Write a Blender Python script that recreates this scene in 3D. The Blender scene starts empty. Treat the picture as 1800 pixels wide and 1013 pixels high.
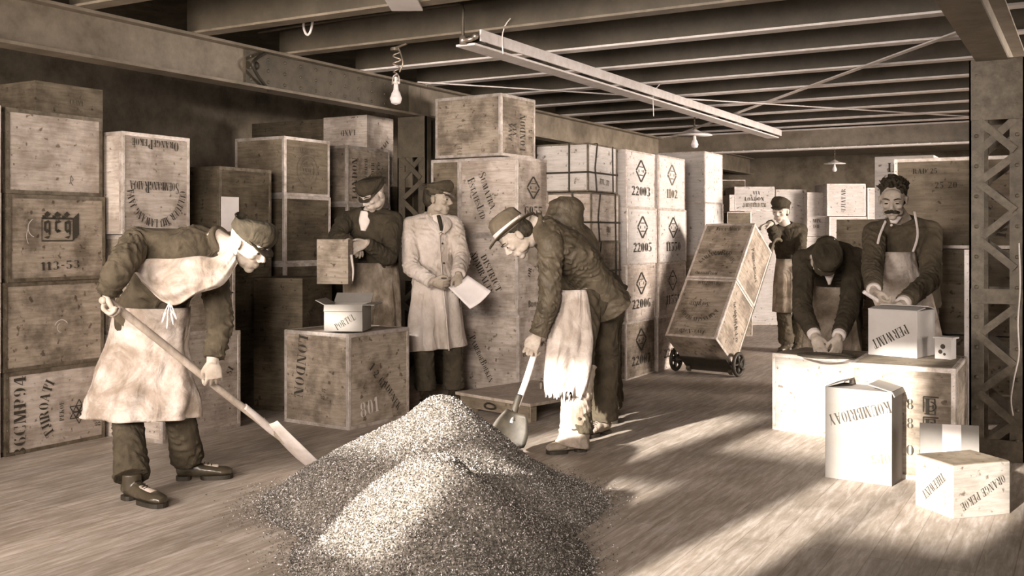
import bpy, bmesh, math, random
import numpy as np
from mathutils import Vector, Matrix, noise, Quaternion
V3 = Vector
SC = bpy.context.scene
COL = SC.collection
random.seed(7)
R_ = math.radians
# ------------------------------------------------------------------ camera
FOC = 1778.0; EYE = 1.3; YAW = math.atan(1020/FOC)
cam = bpy.data.objects.new('camera', bpy.data.cameras.new('camera')); COL.objects.link(cam)
cam.location = (0, 0, EYE); cam.rotation_euler = (math.pi/2, 0, YAW)
cam.data.sensor_width = 36; cam.data.lens = 36*FOC/1800; cam.data.shift_y = -(506.5-412)/1800
cam.data.clip_start = .05; cam.data.clip_end = 200
SC.camera = cam
RV = V3((math.cos(YAW), math.sin(YAW), 0)); FW = V3((-math.sin(YAW), math.cos(YAW), 0)); UP = V3((0, 0, 1))
def C(px, py, Z):                      # a point read off the photograph at distance Z
    return V3((0, 0, EYE)) + FW*Z + RV*((px-900)/FOC*Z) + UP*((412-py)/FOC*Z)
def cv(r, u, t):                       # direction: right, up, towards the camera
    return (RV*r + UP*u - FW*t).normalized()
# ------------------------------------------------------------------ world, sun, large lights, exposure
SC.view_settings.view_transform = 'Standard'; SC.view_settings.look = 'None'
SC.view_settings.gamma = 1.0; SC.view_settings.exposure = 0.60
SC.view_settings.use_curve_mapping = False
w = bpy.data.worlds.new('daylight'); SC.world = w; w.use_nodes = True
w.node_tree.nodes['Background'].inputs[0].default_value = (1.0, .82, .66, 1)
w.node_tree.nodes['Background'].inputs[1].default_value = 0.29
SUN_AZ, SUN_EL = R_(10), R_(17)
sd = V3((math.sin(SUN_AZ)*math.cos(SUN_EL), math.cos(SUN_AZ)*math.cos(SUN_EL), -math.sin(SUN_EL)))
sl = bpy.data.lights.new('sun', 'SUN'); sl.energy = 14.0; sl.angle = R_(1.3); sl.color = (1, .93, .85)
so = bpy.data.objects.new('sun', sl); COL.objects.link(so); so.rotation_euler = sd.to_track_quat('-Z', 'Y').to_euler(); so.location = (-3, -6, 4)
def area(name, loc, to, sx, sy, power, col=(1, .88, .79)):
    l = bpy.data.lights.new(name, 'AREA'); l.shape = 'RECTANGLE'; l.size = sx; l.size_y = sy; l.energy = power; l.color = col
    o = bpy.data.objects.new(name, l); COL.objects.link(o); o.location = loc
    o.rotation_euler = (V3(to)-V3(loc)).to_track_quat('-Z', 'Y').to_euler(); return o
area('window_light_behind', (-3.9, -.45, 1.75), (-4.0, 5, .7), 2.4, 1.3, 125).data.spread = R_(130)
area('window_light_behind_right', (-.9, -.45, 2.0), (-4.2, 7.1, 1.35), 1.4, .8, 46).data.spread = R_(62)          # daylight of the windows behind the camera
area('window_light_right', (5.2, 4.6, 1.7), (-3.8, 9.5, 1.6), 1.6, 1.3, 25).data.spread = R_(70)             # side windows, to the right of the frame
area('window_light_far_right', (5.2, 11.0, 1.8), (-3.4, 11.5, 1.4), 3.0, 1.4, 420).data.spread = R_(100)

# ------------------------------------------------------------------ materials
def sep(v, k=.82):                     # warm print tone of lightness v
    return (min(1, v*(1+.33*(1-v)*k)), v, v*(1-.47*(1-v)**2*k), 1)
MATS = {}
def nmat(name):
    m = bpy.data.materials.new(name); m.use_nodes = True; nt = m.node_tree
    b = nt.nodes['Principled BSDF']; MATS[name] = m
    return m, nt, b
def N(nt, t, **k):
    n = nt.nodes.new(t)
    for a, v in k.items():
        if a in n.inputs: n.inputs[a].default_value = v
        else: setattr(n, a, v)
    return n
def ramp(nt, fac, stops):
    r = nt.nodes.new('ShaderNodeValToRGB'); e = r.color_ramp.elements
    e[0].position, e[0].color = stops[0]; e[1].position, e[1].color = stops[-1]
    for p, c in stops[1:-1]:
        x = e.new(p); x.color = c
    nt.links.new(fac, r.inputs[0]); return r
def coords(nt, scale, rnd=True):
    tc = N(nt, 'ShaderNodeTexCoord'); mp = N(nt, 'ShaderNodeMapping'); mp.inputs['Scale'].default_value = scale
    nt.links.new(tc.outputs['Object'], mp.inputs[0])
    if rnd:
        oi = N(nt, 'ShaderNodeObjectInfo'); mu = N(nt, 'ShaderNodeMath', operation='MULTIPLY'); mu.inputs[1].default_value = 37.0
        nt.links.new(oi.outputs['Random'], mu.inputs[0]); nt.links.new(mu.outputs[0], mp.inputs['Location'])
    return mp.outputs[0]
def mixc(nt, fac, a, b, mode='MIX'):
    m = nt.nodes.new('ShaderNodeMix'); m.data_type = 'RGBA'; m.blend_type = mode
    for s, v in ((0, fac), (6, a), (7, b)):
        if hasattr(v, 'default_value') or hasattr(v, 'links'): nt.links.new(v, m.inputs[s])
        else: m.inputs[s].default_value = v
    return m.outputs[2]
def bump(nt, b, h, strength, dist=.01):
    n = N(nt, 'ShaderNodeBump'); n.inputs['Strength'].default_value = strength; n.inputs['Distance'].default_value = dist
    nt.links.new(h, n.inputs['Height']); nt.links.new(n.outputs[0], b.inputs['Normal'])
def wood(name, lo, hi, stain=.5, rough=.75, k=.9, grain=(3, 3, 26), spots=True, stain_v=.35):
    m, nt, b = nmat(name)
    c = coords(nt, grain); n1 = N(nt, 'ShaderNodeTexNoise', Scale=2.2, Detail=7, Roughness=.65); nt.links.new(c, n1.inputs[0])
    r1 = ramp(nt, n1.outputs[0], [(.32, sep(lo, k)), (.68, sep(hi, k))])
    c2 = coords(nt, (1, 1, 1)); n2 = N(nt, 'ShaderNodeTexNoise', Scale=4.5, Detail=6, Roughness=.6); nt.links.new(c2, n2.inputs[0])
    r2 = ramp(nt, n2.outputs[0], [(.40, (stain_v, stain_v*.93, stain_v*.86, 1)), (.56, (1, 1, 1, 1))])
    col = mixc(nt, stain, r1.outputs[0], r2.outputs[0], 'MULTIPLY')
    if spots:
        n3 = N(nt, 'ShaderNodeTexNoise', Scale=24.0, Detail=3, Roughness=.5); nt.links.new(c2, n3.inputs[0])
        r3 = ramp(nt, n3.outputs[0], [(.30, (.25, .2, .16, 1)), (.37, (1, 1, 1, 1))])
        col = mixc(nt, .8, col, r3.outputs[0], 'MULTIPLY')
    nt.links.new(col, b.inputs['Base Color']); b.inputs['Roughness'].default_value = rough; b.inputs['Specular IOR Level'].default_value = .3
    bump(nt, b, n1.outputs[0], .25, .004); return m
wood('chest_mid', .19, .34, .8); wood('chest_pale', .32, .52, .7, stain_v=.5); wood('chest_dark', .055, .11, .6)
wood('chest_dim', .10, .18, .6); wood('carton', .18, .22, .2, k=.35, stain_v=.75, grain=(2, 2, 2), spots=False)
wood('chest_white', .40, .54, .3, k=.5, stain_v=.65); wood('pine', .20, .30, .35, k=.5, grain=(4, 4, 34), stain_v=.6)
wood('handle_wood', .26, .42, .4, rough=.5, grain=(14, 14, 3), spots=False); wood('handle_pale', .62, .8, .2, rough=.5, grain=(14, 14, 3), spots=False)
wood('board_wood', .13, .22, .5, grain=(2, 2, 18)); wood('dark_timber', .05, .09, .5, grain=(3, 3, 12))
wood('carton_white', .40, .47, .2, k=.35, stain_v=.75, grain=(2, 2, 2), spots=False); wood('cover_top', .13, .22, .5)  # lighter copy of carton; sunlight on the box is put into its tone
def metal(name, lo, hi, rough=.5, met=.6, sc=14, bs=.3):
    m, nt, b = nmat(name); c = coords(nt, (1, 1, 1)); n = N(nt, 'ShaderNodeTexNoise', Scale=sc, Detail=6, Roughness=.7); nt.links.new(c, n.inputs[0])
    r = ramp(nt, n.outputs[0], [(.35, sep(lo)), (.65, sep(hi))]); nt.links.new(r.outputs[0], b.inputs['Base Color'])
    b.inputs['Metallic'].default_value = met; b.inputs['Roughness'].default_value = rough; bump(nt, b, n.outputs[0], bs, .003); return m
metal('tin_edge', .30, .60, .45, .5); metal('tin_dim', .06, .16, .5, .4); metal('steel_paint', .04, .075, .55, .1, 9)
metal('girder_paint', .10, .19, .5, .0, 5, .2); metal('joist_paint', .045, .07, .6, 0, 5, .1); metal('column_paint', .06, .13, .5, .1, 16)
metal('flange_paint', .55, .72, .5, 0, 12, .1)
metal('shovel_steel', .45, .7, .3, .7, 8); metal('iron', .015, .035, .6, .2); metal('zinc', .45, .6, .5, .1, 12)
metal('porcelain', .6, .7, .3, 0); metal('brass_dim', .2, .35, .35, .7)
def cloth(name, lo, hi, sc=9, rough=.9, stain=0, weave=260, sheen=.0, bs=.5):
    m, nt, b = nmat(name); c = coords(nt, (1, 1, 1)); n = N(nt, 'ShaderNodeTexNoise', Scale=sc, Detail=6, Roughness=.62); nt.links.new(c, n.inputs[0])
    r = ramp(nt, n.outputs[0], [(.36, sep(lo)), (.64, sep(hi))]); col = r.outputs[0]
    if stain:
        n2 = N(nt, 'ShaderNodeTexNoise', Scale=sc*.5, Detail=8, Roughness=.7, Distortion=.6); nt.links.new(c, n2.inputs[0])
        r2 = ramp(nt, n2.outputs[0], [(.42, (.42, .36, .30, 1)), (.6, (1, 1, 1, 1))]); col = mixc(nt, stain, col, r2.outputs[0], 'MULTIPLY')
    nt.links.new(col, b.inputs['Base Color']); b.inputs['Roughness'].default_value = rough; b.inputs['Specular IOR Level'].default_value = .2
    n3 = N(nt, 'ShaderNodeTexNoise', Scale=weave, Detail=2); nt.links.new(c, n3.inputs[0])
    ad = N(nt, 'ShaderNodeMath', operation='ADD'); mu = N(nt, 'ShaderNodeMath', operation='MULTIPLY'); mu.inputs[1].default_value = .25
    nt.links.new(n3.outputs[0], mu.inputs[0]); nt.links.new(mu.outputs[0], ad.inputs[0])
    n4 = N(nt, 'ShaderNodeTexNoise', Scale=22, Detail=3); nt.links.new(c, n4.inputs[0]); nt.links.new(n4.outputs[0], ad.inputs[1])
    cf = coords(nt, (5, 5, 2.6)); n5 = N(nt, 'ShaderNodeTexNoise', Scale=1.9, Detail=3, Roughness=.45, Distortion=1.6); nt.links.new(cf, n5.inputs[0])
    m5 = N(nt, 'ShaderNodeMath', operation='MULTIPLY'); m5.inputs[1].default_value = 4.5 if bs >= .5 else 0; nt.links.new(n5.outputs[0], m5.inputs[0])
    a5 = N(nt, 'ShaderNodeMath', operation='ADD'); nt.links.new(ad.outputs[0], a5.inputs[0]); nt.links.new(m5.outputs[0], a5.inputs[1])
    bump(nt, b, a5.outputs[0], bs, .009); return m
cloth('jacket_brown', .036, .075); cloth('jacket_dark', .022, .042); cloth('jacket_umber', .05, .085); cloth('jacket_black', .028, .045); cloth('jacket_shiny', .045, .09, rough=.5)
cloth('apron_canvas', .34, .52, stain=.7); cloth('apron_pale', .40, .56, stain=.5); cloth('apron_grey', .17, .30, stain=.6)
cloth('trouser_dark', .035, .06); cloth('coat_pale', .36, .50, sc=5, stain=.25); cloth('cap_cloth', .03, .06); cloth('felt', .08, .13, sc=5)
cloth('shirt', .5, .6, bs=.2); cloth('trouser_dusty', .22, .42, sc=5, stain=.6); cloth('patch_cloth', .035, .06)
cloth('skin', .27, .40, sc=14, rough=.55, weave=600, bs=.12); cloth('skin_dusk', .20, .30, sc=14, rough=.55, weave=600, bs=.12)
cloth('hair', .018, .035, sc=60, rough=.6, bs=.8); cloth('hair_grey', .20, .3, sc=60, rough=.6, bs=.8); cloth('eye_dark', .02, .02, bs=0); cloth('tie_dark', .02, .03)
cloth('paper', .60, .7, sc=4, bs=.1); cloth('tape', .55, .65)
metal('leather', .03, .055, .28, 0, 8, .15); metal('ink', .022, .034, .8, 0, 40, 0); metal('ink_faint', .10, .16, .8, 0, 60, 0); metal('chalk', .5, .6, .9, 0)
m, nt, b = nmat('floor_boards')
tc = N(nt, 'ShaderNodeTexCoord'); mp = N(nt, 'ShaderNodeMapping'); mp.inputs['Rotation'].default_value = (0, 0, math.pi/2); nt.links.new(tc.outputs['Object'], mp.inputs[0])
br = N(nt, 'ShaderNodeTexBrick'); nt.links.new(mp.outputs[0], br.inputs[0]); br.offset = .37
for k, v in {'Color1': (.80, .80, .80, 1), 'Color2': (1, 1, 1, 1), 'Mortar': (.62, .6, .58, 1), 'Scale': 1.0, 'Mortar Size': .0022, 'Brick Width': 3.1, 'Row Height': .13}.items(): br.inputs[k].default_value = v
c = coords(nt, (12, 1.3, 1), False); n1 = N(nt, 'ShaderNodeTexNoise', Scale=3, Detail=9, Roughness=.68, Distortion=.4); nt.links.new(c, n1.inputs[0])
r1 = ramp(nt, n1.outputs[0], [(.30, sep(.21)), (.5, sep(.34)), (.72, sep(.56))])
c2 = coords(nt, (1, .7, 1), False); n2 = N(nt, 'ShaderNodeTexNoise', Scale=2.3, Detail=8, Roughness=.7); nt.links.new(c2, n2.inputs[0])
r2 = ramp(nt, n2.outputs[0], [(.38, (.72, .70, .68, 1)), (.6, (1.0, 1.0, 1.0, 1))])
col = mixc(nt, 1, mixc(nt, .85, r1.outputs[0], r2.outputs[0], 'MULTIPLY'), br.outputs[0], 'MULTIPLY')
nt.links.new(col, b.inputs['Base Color']); b.inputs['Roughness'].default_value = .55; b.inputs['Specular IOR Level'].default_value = .35
bump(nt, b, n1.outputs[0], .2, .004)
m, nt, b = nmat('wall_brick'); c = coords(nt, (1, 1, 1), False)
sp = N(nt, 'ShaderNodeTexNoise', Scale=3, Detail=9, Roughness=.7); nt.links.new(c, sp.inputs[0])
r1 = ramp(nt, sp.outputs[0], [(.35, sep(.08)), (.6, sep(.17))]); nt.links.new(r1.outputs[0], b.inputs['Base Color']); b.inputs['Roughness'].default_value = .9; bump(nt, b, sp.outputs[0], .5, .01)
m, nt, b = nmat('tea'); oi = N(nt, 'ShaderNodeAttribute'); oi.attribute_name = 'tone'
r1 = ramp(nt, oi.outputs['Fac'], [(0, sep(.035, .6)), (.4, sep(.17, .5)), (.75, sep(.46, .4)), (1, sep(.78, .4))]); nt.links.new(r1.outputs[0], b.inputs['Base Color']); b.inputs['Roughness'].default_value = .8
m, nt, b = nmat('bulb_glass'); b.inputs['Base Color'].default_value = sep(.8); b.inputs['Roughness'].default_value = .15; b.inputs['Transmission Weight'].default_value = .35; b.inputs['IOR'].default_value = 1.3
def M(n): return MATS[n]

# ------------------------------------------------------------------ object helpers
def tag(o, label=None, cat=None, group=None, kind=None):
    for k, v in (('label', label), ('category', cat), ('group', group), ('kind', kind)):
        if v: o[k] = v
    return o
def empty(name, loc=(0, 0, 0), rot=None, label=None, cat=None, group=None):
    o = bpy.data.objects.new(name, None); COL.objects.link(o); o.location = loc; o.empty_display_size = .1
    if rot: o.rotation_euler = rot
    return tag(o, label, cat, group)
def mesh_obj(name, me, mat, parent=None, smooth=False):
    me.materials.clear(); me.materials.append(M(mat))
    if smooth: me.polygons.foreach_set('use_smooth', [True]*len(me.polygons))
    o = bpy.data.objects.new(name, me); COL.objects.link(o); o.parent = parent; return o
def obj(name, bm, mat, parent=None, smooth=False, recalc=True):
    if recalc and bm.faces: bmesh.ops.recalc_face_normals(bm, faces=bm.faces)
    me = bpy.data.meshes.new(name); bm.to_mesh(me); bm.free()
    return mesh_obj(name, me, mat, parent, smooth)
def struct(o): o['kind'] = 'structure'; return o
def NB(): return bmesh.new()
def bx(bm, x0, y0, z0, x1, y1, z1, mtx=None, bev=0):
    t = bmesh.new(); r = bmesh.ops.create_cube(t, size=1)
    for v in t.verts: v.co = V3(((x0+x1)/2+v.co.x*(x1-x0), (y0+y1)/2+v.co.y*(y1-y0), (z0+z1)/2+v.co.z*(z1-z0)))
    if bev: bmesh.ops.bevel(t, geom=t.edges[:], offset=bev, segments=2, affect='EDGES', profile=.5)
    if mtx: t.transform(mtx)
    me = bpy.data.meshes.new('t'); t.to_mesh(me); t.free(); bm.from_mesh(me); bpy.data.meshes.remove(me); return bm
def beam(bm, a, b, w, h, up=UP, bev=0):            # bar from a to b, w across, h along up
    a, b = V3(a), V3(b); d = (b-a); L = d.length; d.normalize(); s = d.cross(up).normalized(); u = s.cross(d)
    mt = Matrix((s, d, u)).transposed().to_4x4(); mt.translation = a
    return bx(bm, -w/2, 0, -h/2, w/2, L, h/2, mt, bev)
def cyl(bm, a, b, r, r2=None, n=16):
    a, b = V3(a), V3(b); d = b-a; q = d.to_track_quat('Z', 'Y'); mt = Matrix.Translation((a+b)/2) @ q.to_matrix().to_4x4()
    bmesh.ops.create_cone(bm, cap_ends=True, segments=n, radius1=r, radius2=r if r2 is None else r2, depth=d.length, matrix=mt); return bm
def blob(bm, c, r, rot=None, sub=3):
    if not hasattr(r, '__len__'): r = (r, r, r)
    mt = Matrix.Translation(V3(c)) @ (rot.to_4x4() if rot else Matrix()) @ Matrix.Diagonal((*r, 1))
    bmesh.ops.create_icosphere(bm, subdivisions=sub, radius=1, matrix=mt); return bm
def crom(P, t):
    n = len(P)-1; i = min(int(t), n-1); f = t-i
    p0 = P[max(i-1, 0)]; p1 = P[i]; p2 = P[i+1]; p3 = P[min(i+2, n)]
    return .5*((2*p1)+(p2-p0)*f+(2*p0-5*p1+4*p2-p3)*f*f+(3*p1-p0-3*p2+p3)*f*f*f)
def wrinkle(u, th, amp, lam, seed):
    p = V3((u*5+seed*7.3, math.cos(th)*1.1, math.sin(th)*1.1))
    a = noise.noise(p)*1.2
    s = math.sin(2*math.pi*(u/lam+a+.25*math.sin(th+seed)))
    m = .5+.9*noise.noise(p*1.7+V3((3, 1, seed)))
    return 1.3*amp*(1-abs(s)**.7*1.6)*max(0, m)
def loft(bm, st, n=24, wr=None, step=.014, lobes=None, sq=1.0):
    """st: list of (pos, a, b, front); closed tapered tube; a across, b along front"""
    st = [(V3(p), a, b, V3(f)) for p, a, b, f in st]
    L = sum((st[i+1][0]-st[i][0]).length for i in range(len(st)-1)); k = max(4, int(L/step))
    P = [s[0] for s in st]; A = [s[1] for s in st]; B = [s[2] for s in st]; Fr = [s[3] for s in st]
    rings = []; u = 0; prev = None
    for j in range(k+1):
        t = (len(st)-1)*j/k; p = crom(P, t); e = 1e-3
        tan = (crom(P, min(t+e, len(st)-1))-crom(P, max(t-e, 0))).normalized()
        f = crom(Fr, t); f = (f-tan*f.dot(tan)).normalized(); s = tan.cross(f)
        i = min(int(t), len(st)-2); q = t-i; q = q*q*(3-2*q); a = A[i]*(1-q)+A[i+1]*q; b_ = B[i]*(1-q)+B[i+1]*q
        if prev is not None: u += (p-prev).length
        prev = p; ring = []
        for m_ in range(n):
            th = 2*math.pi*m_/n; c_, s_ = math.cos(th), math.sin(th)
            if sq != 1: c_ = math.copysign(abs(c_)**sq, c_); s_ = math.copysign(abs(s_)**sq, s_)
            d = s*a*c_+f*b_*s_
            if wr: d = d+d.normalized()*wrinkle(u, th, *wr)
            if lobes: d = d+d.normalized()*lobes(j/k, th)
            ring.append(bm.verts.new(p+d))
        rings.append(ring)
    for j in range(k):
        for m_ in range(n): bm.faces.new((rings[j][m_], rings[j][(m_+1) % n], rings[j+1][(m_+1) % n], rings[j+1][m_]))
    for ring, dr in ((rings[0], -1), (rings[-1], 1)):
        c_ = sum((v.co for v in ring), V3())/n
        cvx = bm.verts.new(c_)
        for m_ in range(n):
            a, b_ = ring[m_], ring[(m_+1) % n]; bm.faces.new((cvx, b_, a) if dr < 0 else (cvx, a, b_))
    return bm
def tube(bm, pts, r, n=12, wr=None, step=.014):
    rr = r if hasattr(r, '__len__') else [r]*len(pts)
    d = (V3(pts[-1])-V3(pts[0])).normalized(); f = V3((.13, .9, .3)) if abs(d.dot(V3((.13, .9, .3)).normalized())) < .85 else V3((.9, -.1, .2))
    return loft(bm, [(p, q, q, f) for p, q in zip(pts, rr)], n, wr, step)
def remesh(bm, vox, smooth=2):
    bmesh.ops.recalc_face_normals(bm, faces=bm.faces)
    me = bpy.data.meshes.new('tmp'); bm.to_mesh(me); bm.free(); o = bpy.data.objects.new('tmp', me); COL.objects.link(o)
    md = o.modifiers.new('r', 'REMESH'); md.mode = 'VOXEL'; md.voxel_size = vox; md.adaptivity = 0
    if smooth:
        s = o.modifiers.new('s', 'SMOOTH'); s.factor = .5; s.iterations = smooth
    dg = bpy.context.evaluated_depsgraph_get(); dg.update()
    out = bpy.data.meshes.new_from_object(o.evaluated_get(dg)); bpy.data.objects.remove(o); bpy.data.meshes.remove(me); return out
def local(me, root):
    me.transform(Matrix.Translation(-root.location)); return me
def wire(name, pts, r, mat, parent=None, n=8, step=.03):
    bm = NB(); tube(bm, pts, r, n, None, step)
    if parent: bm.transform(Matrix.Translation(-parent.location))
    return obj(name, bm, mat, parent, True)

# ------------------------------------------------------------------ stencil lettering
TH, TN = .20, .055
def g_rect(x0, y0, x1, y1): return [(x0, y0), (x1, y0), (x1, y1), (x0, y1)]
def g_diag(x0, y0, x1, y1, w): return [(x0, y0), (x0+w, y0), (x1+w, y1), (x1, y1)]
def g_arc(cx, cy, rx, ry, a0, a1, t=TH, n=8):
    out = []
    for i in range(n):
        q = []
        for a in (a0+(a1-a0)*i/n, a0+(a1-a0)*(i+1)/n):
            r = R_(a); tt = TN*.7+(t-TN*.7)*abs(math.cos(r))**1.3
            q.append(((cx+rx*math.cos(r), cy+ry*math.sin(r)), (cx+(rx-tt)*math.cos(r), cy+(ry-TN*.8)*math.sin(r))))
        out.append([q[0][0], q[1][0], q[1][1], q[0][1]])
    return out
def serif(x, y, w=.34): return g_rect(x-(w-TH)/2, y-(TN if y > .5 else 0), x+TH+(w-TH)/2, y+(0 if y > .5 else TN))
def stem(x, s=True): return [g_rect(x, 0, x+TH, 1)]+([serif(x, 0), serif(x, 1)] if s else [])
def O_(cx=.36, cy=.5, rx=.34, ry=.5): return g_arc(cx, cy, rx, ry, -80, 80)+g_arc(cx, cy, rx, ry, 100, 260)
GL = {
 'A': (.80, [g_diag(.04, 0, .36, 1, TN), g_diag(.52, 0, .28, 1, TH), g_rect(.18, .3, .5, .3+TN), g_rect(0, 0, .16, TN), g_rect(.46, 0, .8, TN)]),
 'B': (.72, stem(.05)+g_arc(.30, .75, .32, .25, -82, 82)+g_arc(.30, .25, .38, .25, -82, 82)),
 'C': (.70, g_arc(.38, .5, .36, .5, 100, 260)+[g_rect(.42, .95, .60, 1), g_rect(.42, 0, .62, .05), g_rect(.58, .66, .64, 1), g_rect(.58, 0, .64, .3)]),
 'D': (.78, stem(.05)+g_arc(.34, .5, .40, .5, -82, 82)),
 'E': (.66, stem(.05)+[g_rect(.28, .95, .6, 1), g_rect(.28, 0, .62, .05), g_rect(.28, .48, .48, .53), g_rect(.54, .72, .6, 1), g_rect(.56, 0, .62, .28), g_rect(.44, .36, .5, .64)]),
 'F': (.62, stem(.05)+[g_rect(.28, .95, .58, 1), g_rect(.28, .48, .46, .53), g_rect(.53, .7, .59, 1), g_rect(.42, .36, .48, .64)]),
 'G': (.76, g_arc(.38, .5, .36, .5, 100, 260)+[g_rect(.42, .95, .6, 1), g_rect(.56, .7, .62, 1), g_rect(.48, 0, .68, .42)]),
 'H': (.82, stem(.05)+stem(.55)+[g_rect(.28, .48, .52, .53)]),
 'I': (.34, stem(.07)),
 'J': (.50, [g_rect(.22, .18, .42, 1), serif(.22, 1), g_rect(.04, 0, .3, .06), g_rect(.02, .04, .14, .26)]),
 'K': (.80, stem(.05)+[g_diag(.28, .45, .6, 1, TN), g_diag(.52, 0, .30, .55, TH), g_rect(.48, 0, .8, TN)]),
 'L': (.62, stem(.05)+[g_rect(.28, 0, .6, .05), g_rect(.54, 0, .6, .34)]),
 'M': (.98, [g_rect(.08, 0, .13, 1), g_diag(.36, 0, .13, 1, TH), g_diag(.44, 0, .68, 1, TN), g_rect(.70, 0, .90, 1), g_rect(0, 0, .22, TN), g_rect(.64, 0, .97, TN)]),
 'N': (.84, [g_rect(.10, 0, .15, 1), g_diag(.5, 0, .10, 1, TH), g_rect(.68, 0, .73, 1), g_rect(.0, 0, .26, TN), g_rect(.58, .95, .83, 1)]),
 'O': (.74, O_()),
 'P': (.68, stem(.05)+g_arc(.30, .73, .34, .27, -82, 82)),
 'Q': (.74, O_()+[g_diag(.5, -.15, .34, .2, .14)]),
 'R': (.80, stem(.05)+g_arc(.30, .73, .34, .27, -82, 82)+[g_diag(.54, 0, .34, .44, TH)]),
 'S': (.60, g_arc(.30, .75, .26, .25, 60, 250, .14)+g_arc(.30, .25, .28, .25, -120, 80, .16)+[g_diag(.40, .32, .12, .68, .14), g_rect(.46, .72, .52, 1), g_rect(.02, 0, .08, .3)]),
 'T': (.72, [g_rect(.26, 0, .46, 1), serif(.26, 0), g_rect(.04, .95, .24, 1), g_rect(.48, .95, .68, 1), g_rect(.02, .68, .08, 1), g_rect(.64, .68, .70, 1)]),
 'U': (.80, [g_rect(.05, .2, .25, 1), serif(.05, 1), g_rect(.62, .2, .67, 1), g_rect(.52, .95, .78, 1)]+g_arc(.36, .22, .31, .22, 190, 350, .1)),
 'V': (.80, [g_diag(.34, 0, .06, 1, TH), g_diag(.40, 0, .68, 1, TN), g_rect(0, .95, .34, 1), g_rect(.58, .95, .8, 1)]),
 'W': (1.1, [g_diag(.28, 0, .04, 1, TH), g_diag(.34, 0, .5, 1, TN), g_diag(.70, 0, .46, 1, TH), g_diag(.76, 0, .98, 1, TN)]),
 'X': (.76, [g_diag(.5, 0, .06, 1, TH), g_diag(.06, 0, .6, 1, TN)]),
 'Y': (.78, [g_rect(.30, 0, .50, .48), serif(.30, 0), g_diag(.30, .48, .04, 1, TH), g_diag(.46, .48, .66, 1, TN)]),
 'Z': (.66, [g_diag(.04, 0, .40, 1, TH), g_rect(.04, .95, .4, 1), g_rect(.26, 0, .6, .05), g_rect(.54, 0, .6, .3), g_rect(.04, .7, .1, 1)]),
 '0': (.62, O_(.31, .5, .28, .5)), '1': (.42, [g_rect(.12, 0, .32, 1), serif(.12, 0), g_diag(.02, .78, .1, 1, .08)]),
 '2': (.62, g_arc(.30, .74, .26, .26, -50, 170, .18)+[g_diag(.04, .06, .36, .5, .12), g_rect(.04, 0, .58, .16)]),
 '3': (.62, g_arc(.28, .75, .26, .25, -70, 150, .18)+g_arc(.28, .26, .30, .26, -150, 80, .2)),
 '4': (.66, [g_rect(.36, 0, .56, 1), g_diag(.02, .28, .34, .96, .06), g_rect(.02, .25, .34, .3), g_rect(.58, .25, .66, .3), g_rect(.28, 0, .64, TN)]),
 '5': (.60, g_arc(.26, .30, .30, .30, -150, 95, .2)+[g_rect(.08, .56, .13, 1), g_rect(.08, .86, .52, 1)]),
 '6': (.62, g_arc(.34, .5, .31, .5, 95, 265, .2)+g_arc(.34, .28, .26, .28, -85, 85, .16)+[g_rect(.42, .82, .54, .96)]),
 '7': (.58, [g_rect(.04, .86, .56, 1), g_diag(.16, 0, .40, .84, .18)]),
 '8': (.62, g_arc(.31, .75, .24, .25, -80, 80, .15)+g_arc(.31, .75, .24, .25, 100, 260, .15)+g_arc(.31, .26, .29, .26, -80, 80, .18)+g_arc(.31, .26, .29, .26, 100, 260, .18)),
 '9': (.62, g_arc(.28, .5, .31, .5, -85, 85, .2)+g_arc(.28, .72, .26, .28, 95, 265, .16)+[g_rect(.08, .04, .2, .18)]),
 '-': (.4, [g_rect(.06, .42, .34, .52)]), '.': (.26, [g_rect(.04, 0, .18, .14)]), '/': (.5, [g_diag(.02, 0, .4, 1, .08)]), ' ': (.4, []),
}
def glyph_run(text, h, arc=None, caps=False, cond=1.0):
    """polygons of a line of stencil lettering centred on 0,0; arc = radius (letters stand on a circle)"""
    items = []; x = 0
    for i, ch in enumerate(text):
        big = ch.isupper() or not ch.isalpha(); s = 1.0 if (big or not caps) else .72
        wd, ps = GL.get(ch.upper(), GL[' ']); items.append((x, s, wd, ps)); x += (wd+.10)*s*cond
    W = x-.1*cond; out = []
    for x0, s, wd, ps in items:
        for p in ps:
            q = []
            for (a, b) in p:
                X = (x0+a*s*cond-W/2)*h; Y = (b*s-.5)*h
                if arc:
                    mid = (x0+wd*s*cond/2-W/2)*h; th = mid/arc; lx = X-mid
                    r = arc+Y; X = r*math.sin(th)+lx*math.cos(th); Y = r*math.cos(th)-lx*math.sin(th)-arc
                q.append((X, Y))
            out.append(q)
    return out
def e_diamond(s, inner=True):
    def line(a, b, w):
        a = V3((*a, 0)); b = V3((*b, 0)); d = (b-a).normalized(); n_ = V3((-d.y, d.x, 0))*w/2; return [tuple((q)[:2]) for q in (a-n_, b-n_, b+n_, a+n_)]
    P = [(0, s*1.25), (s*.95, 0), (0, -s*1.25), (-s*.95, 0)]; out = []
    for i in range(4):
        a, b = P[i], P[(i+1) % 4]; a2 = (a[0]*.97+b[0]*.03, a[1]*.97+b[1]*.03); b2 = (a[0]*.03+b[0]*.97, a[1]*.03+b[1]*.97); out.append(line(a2, b2, s*.16))
    if inner: out += [line((-s*.34, s*.46), (s*.34, s*.46), s*.10), line((-s*.34, -s*.46), (s*.34, -s*.46), s*.10), line((-s*.42, -s*.16), (-s*.42, s*.16), s*.09), line((s*.42, -s*.16), (s*.42, s*.16), s*.09)]
    return out
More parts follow.
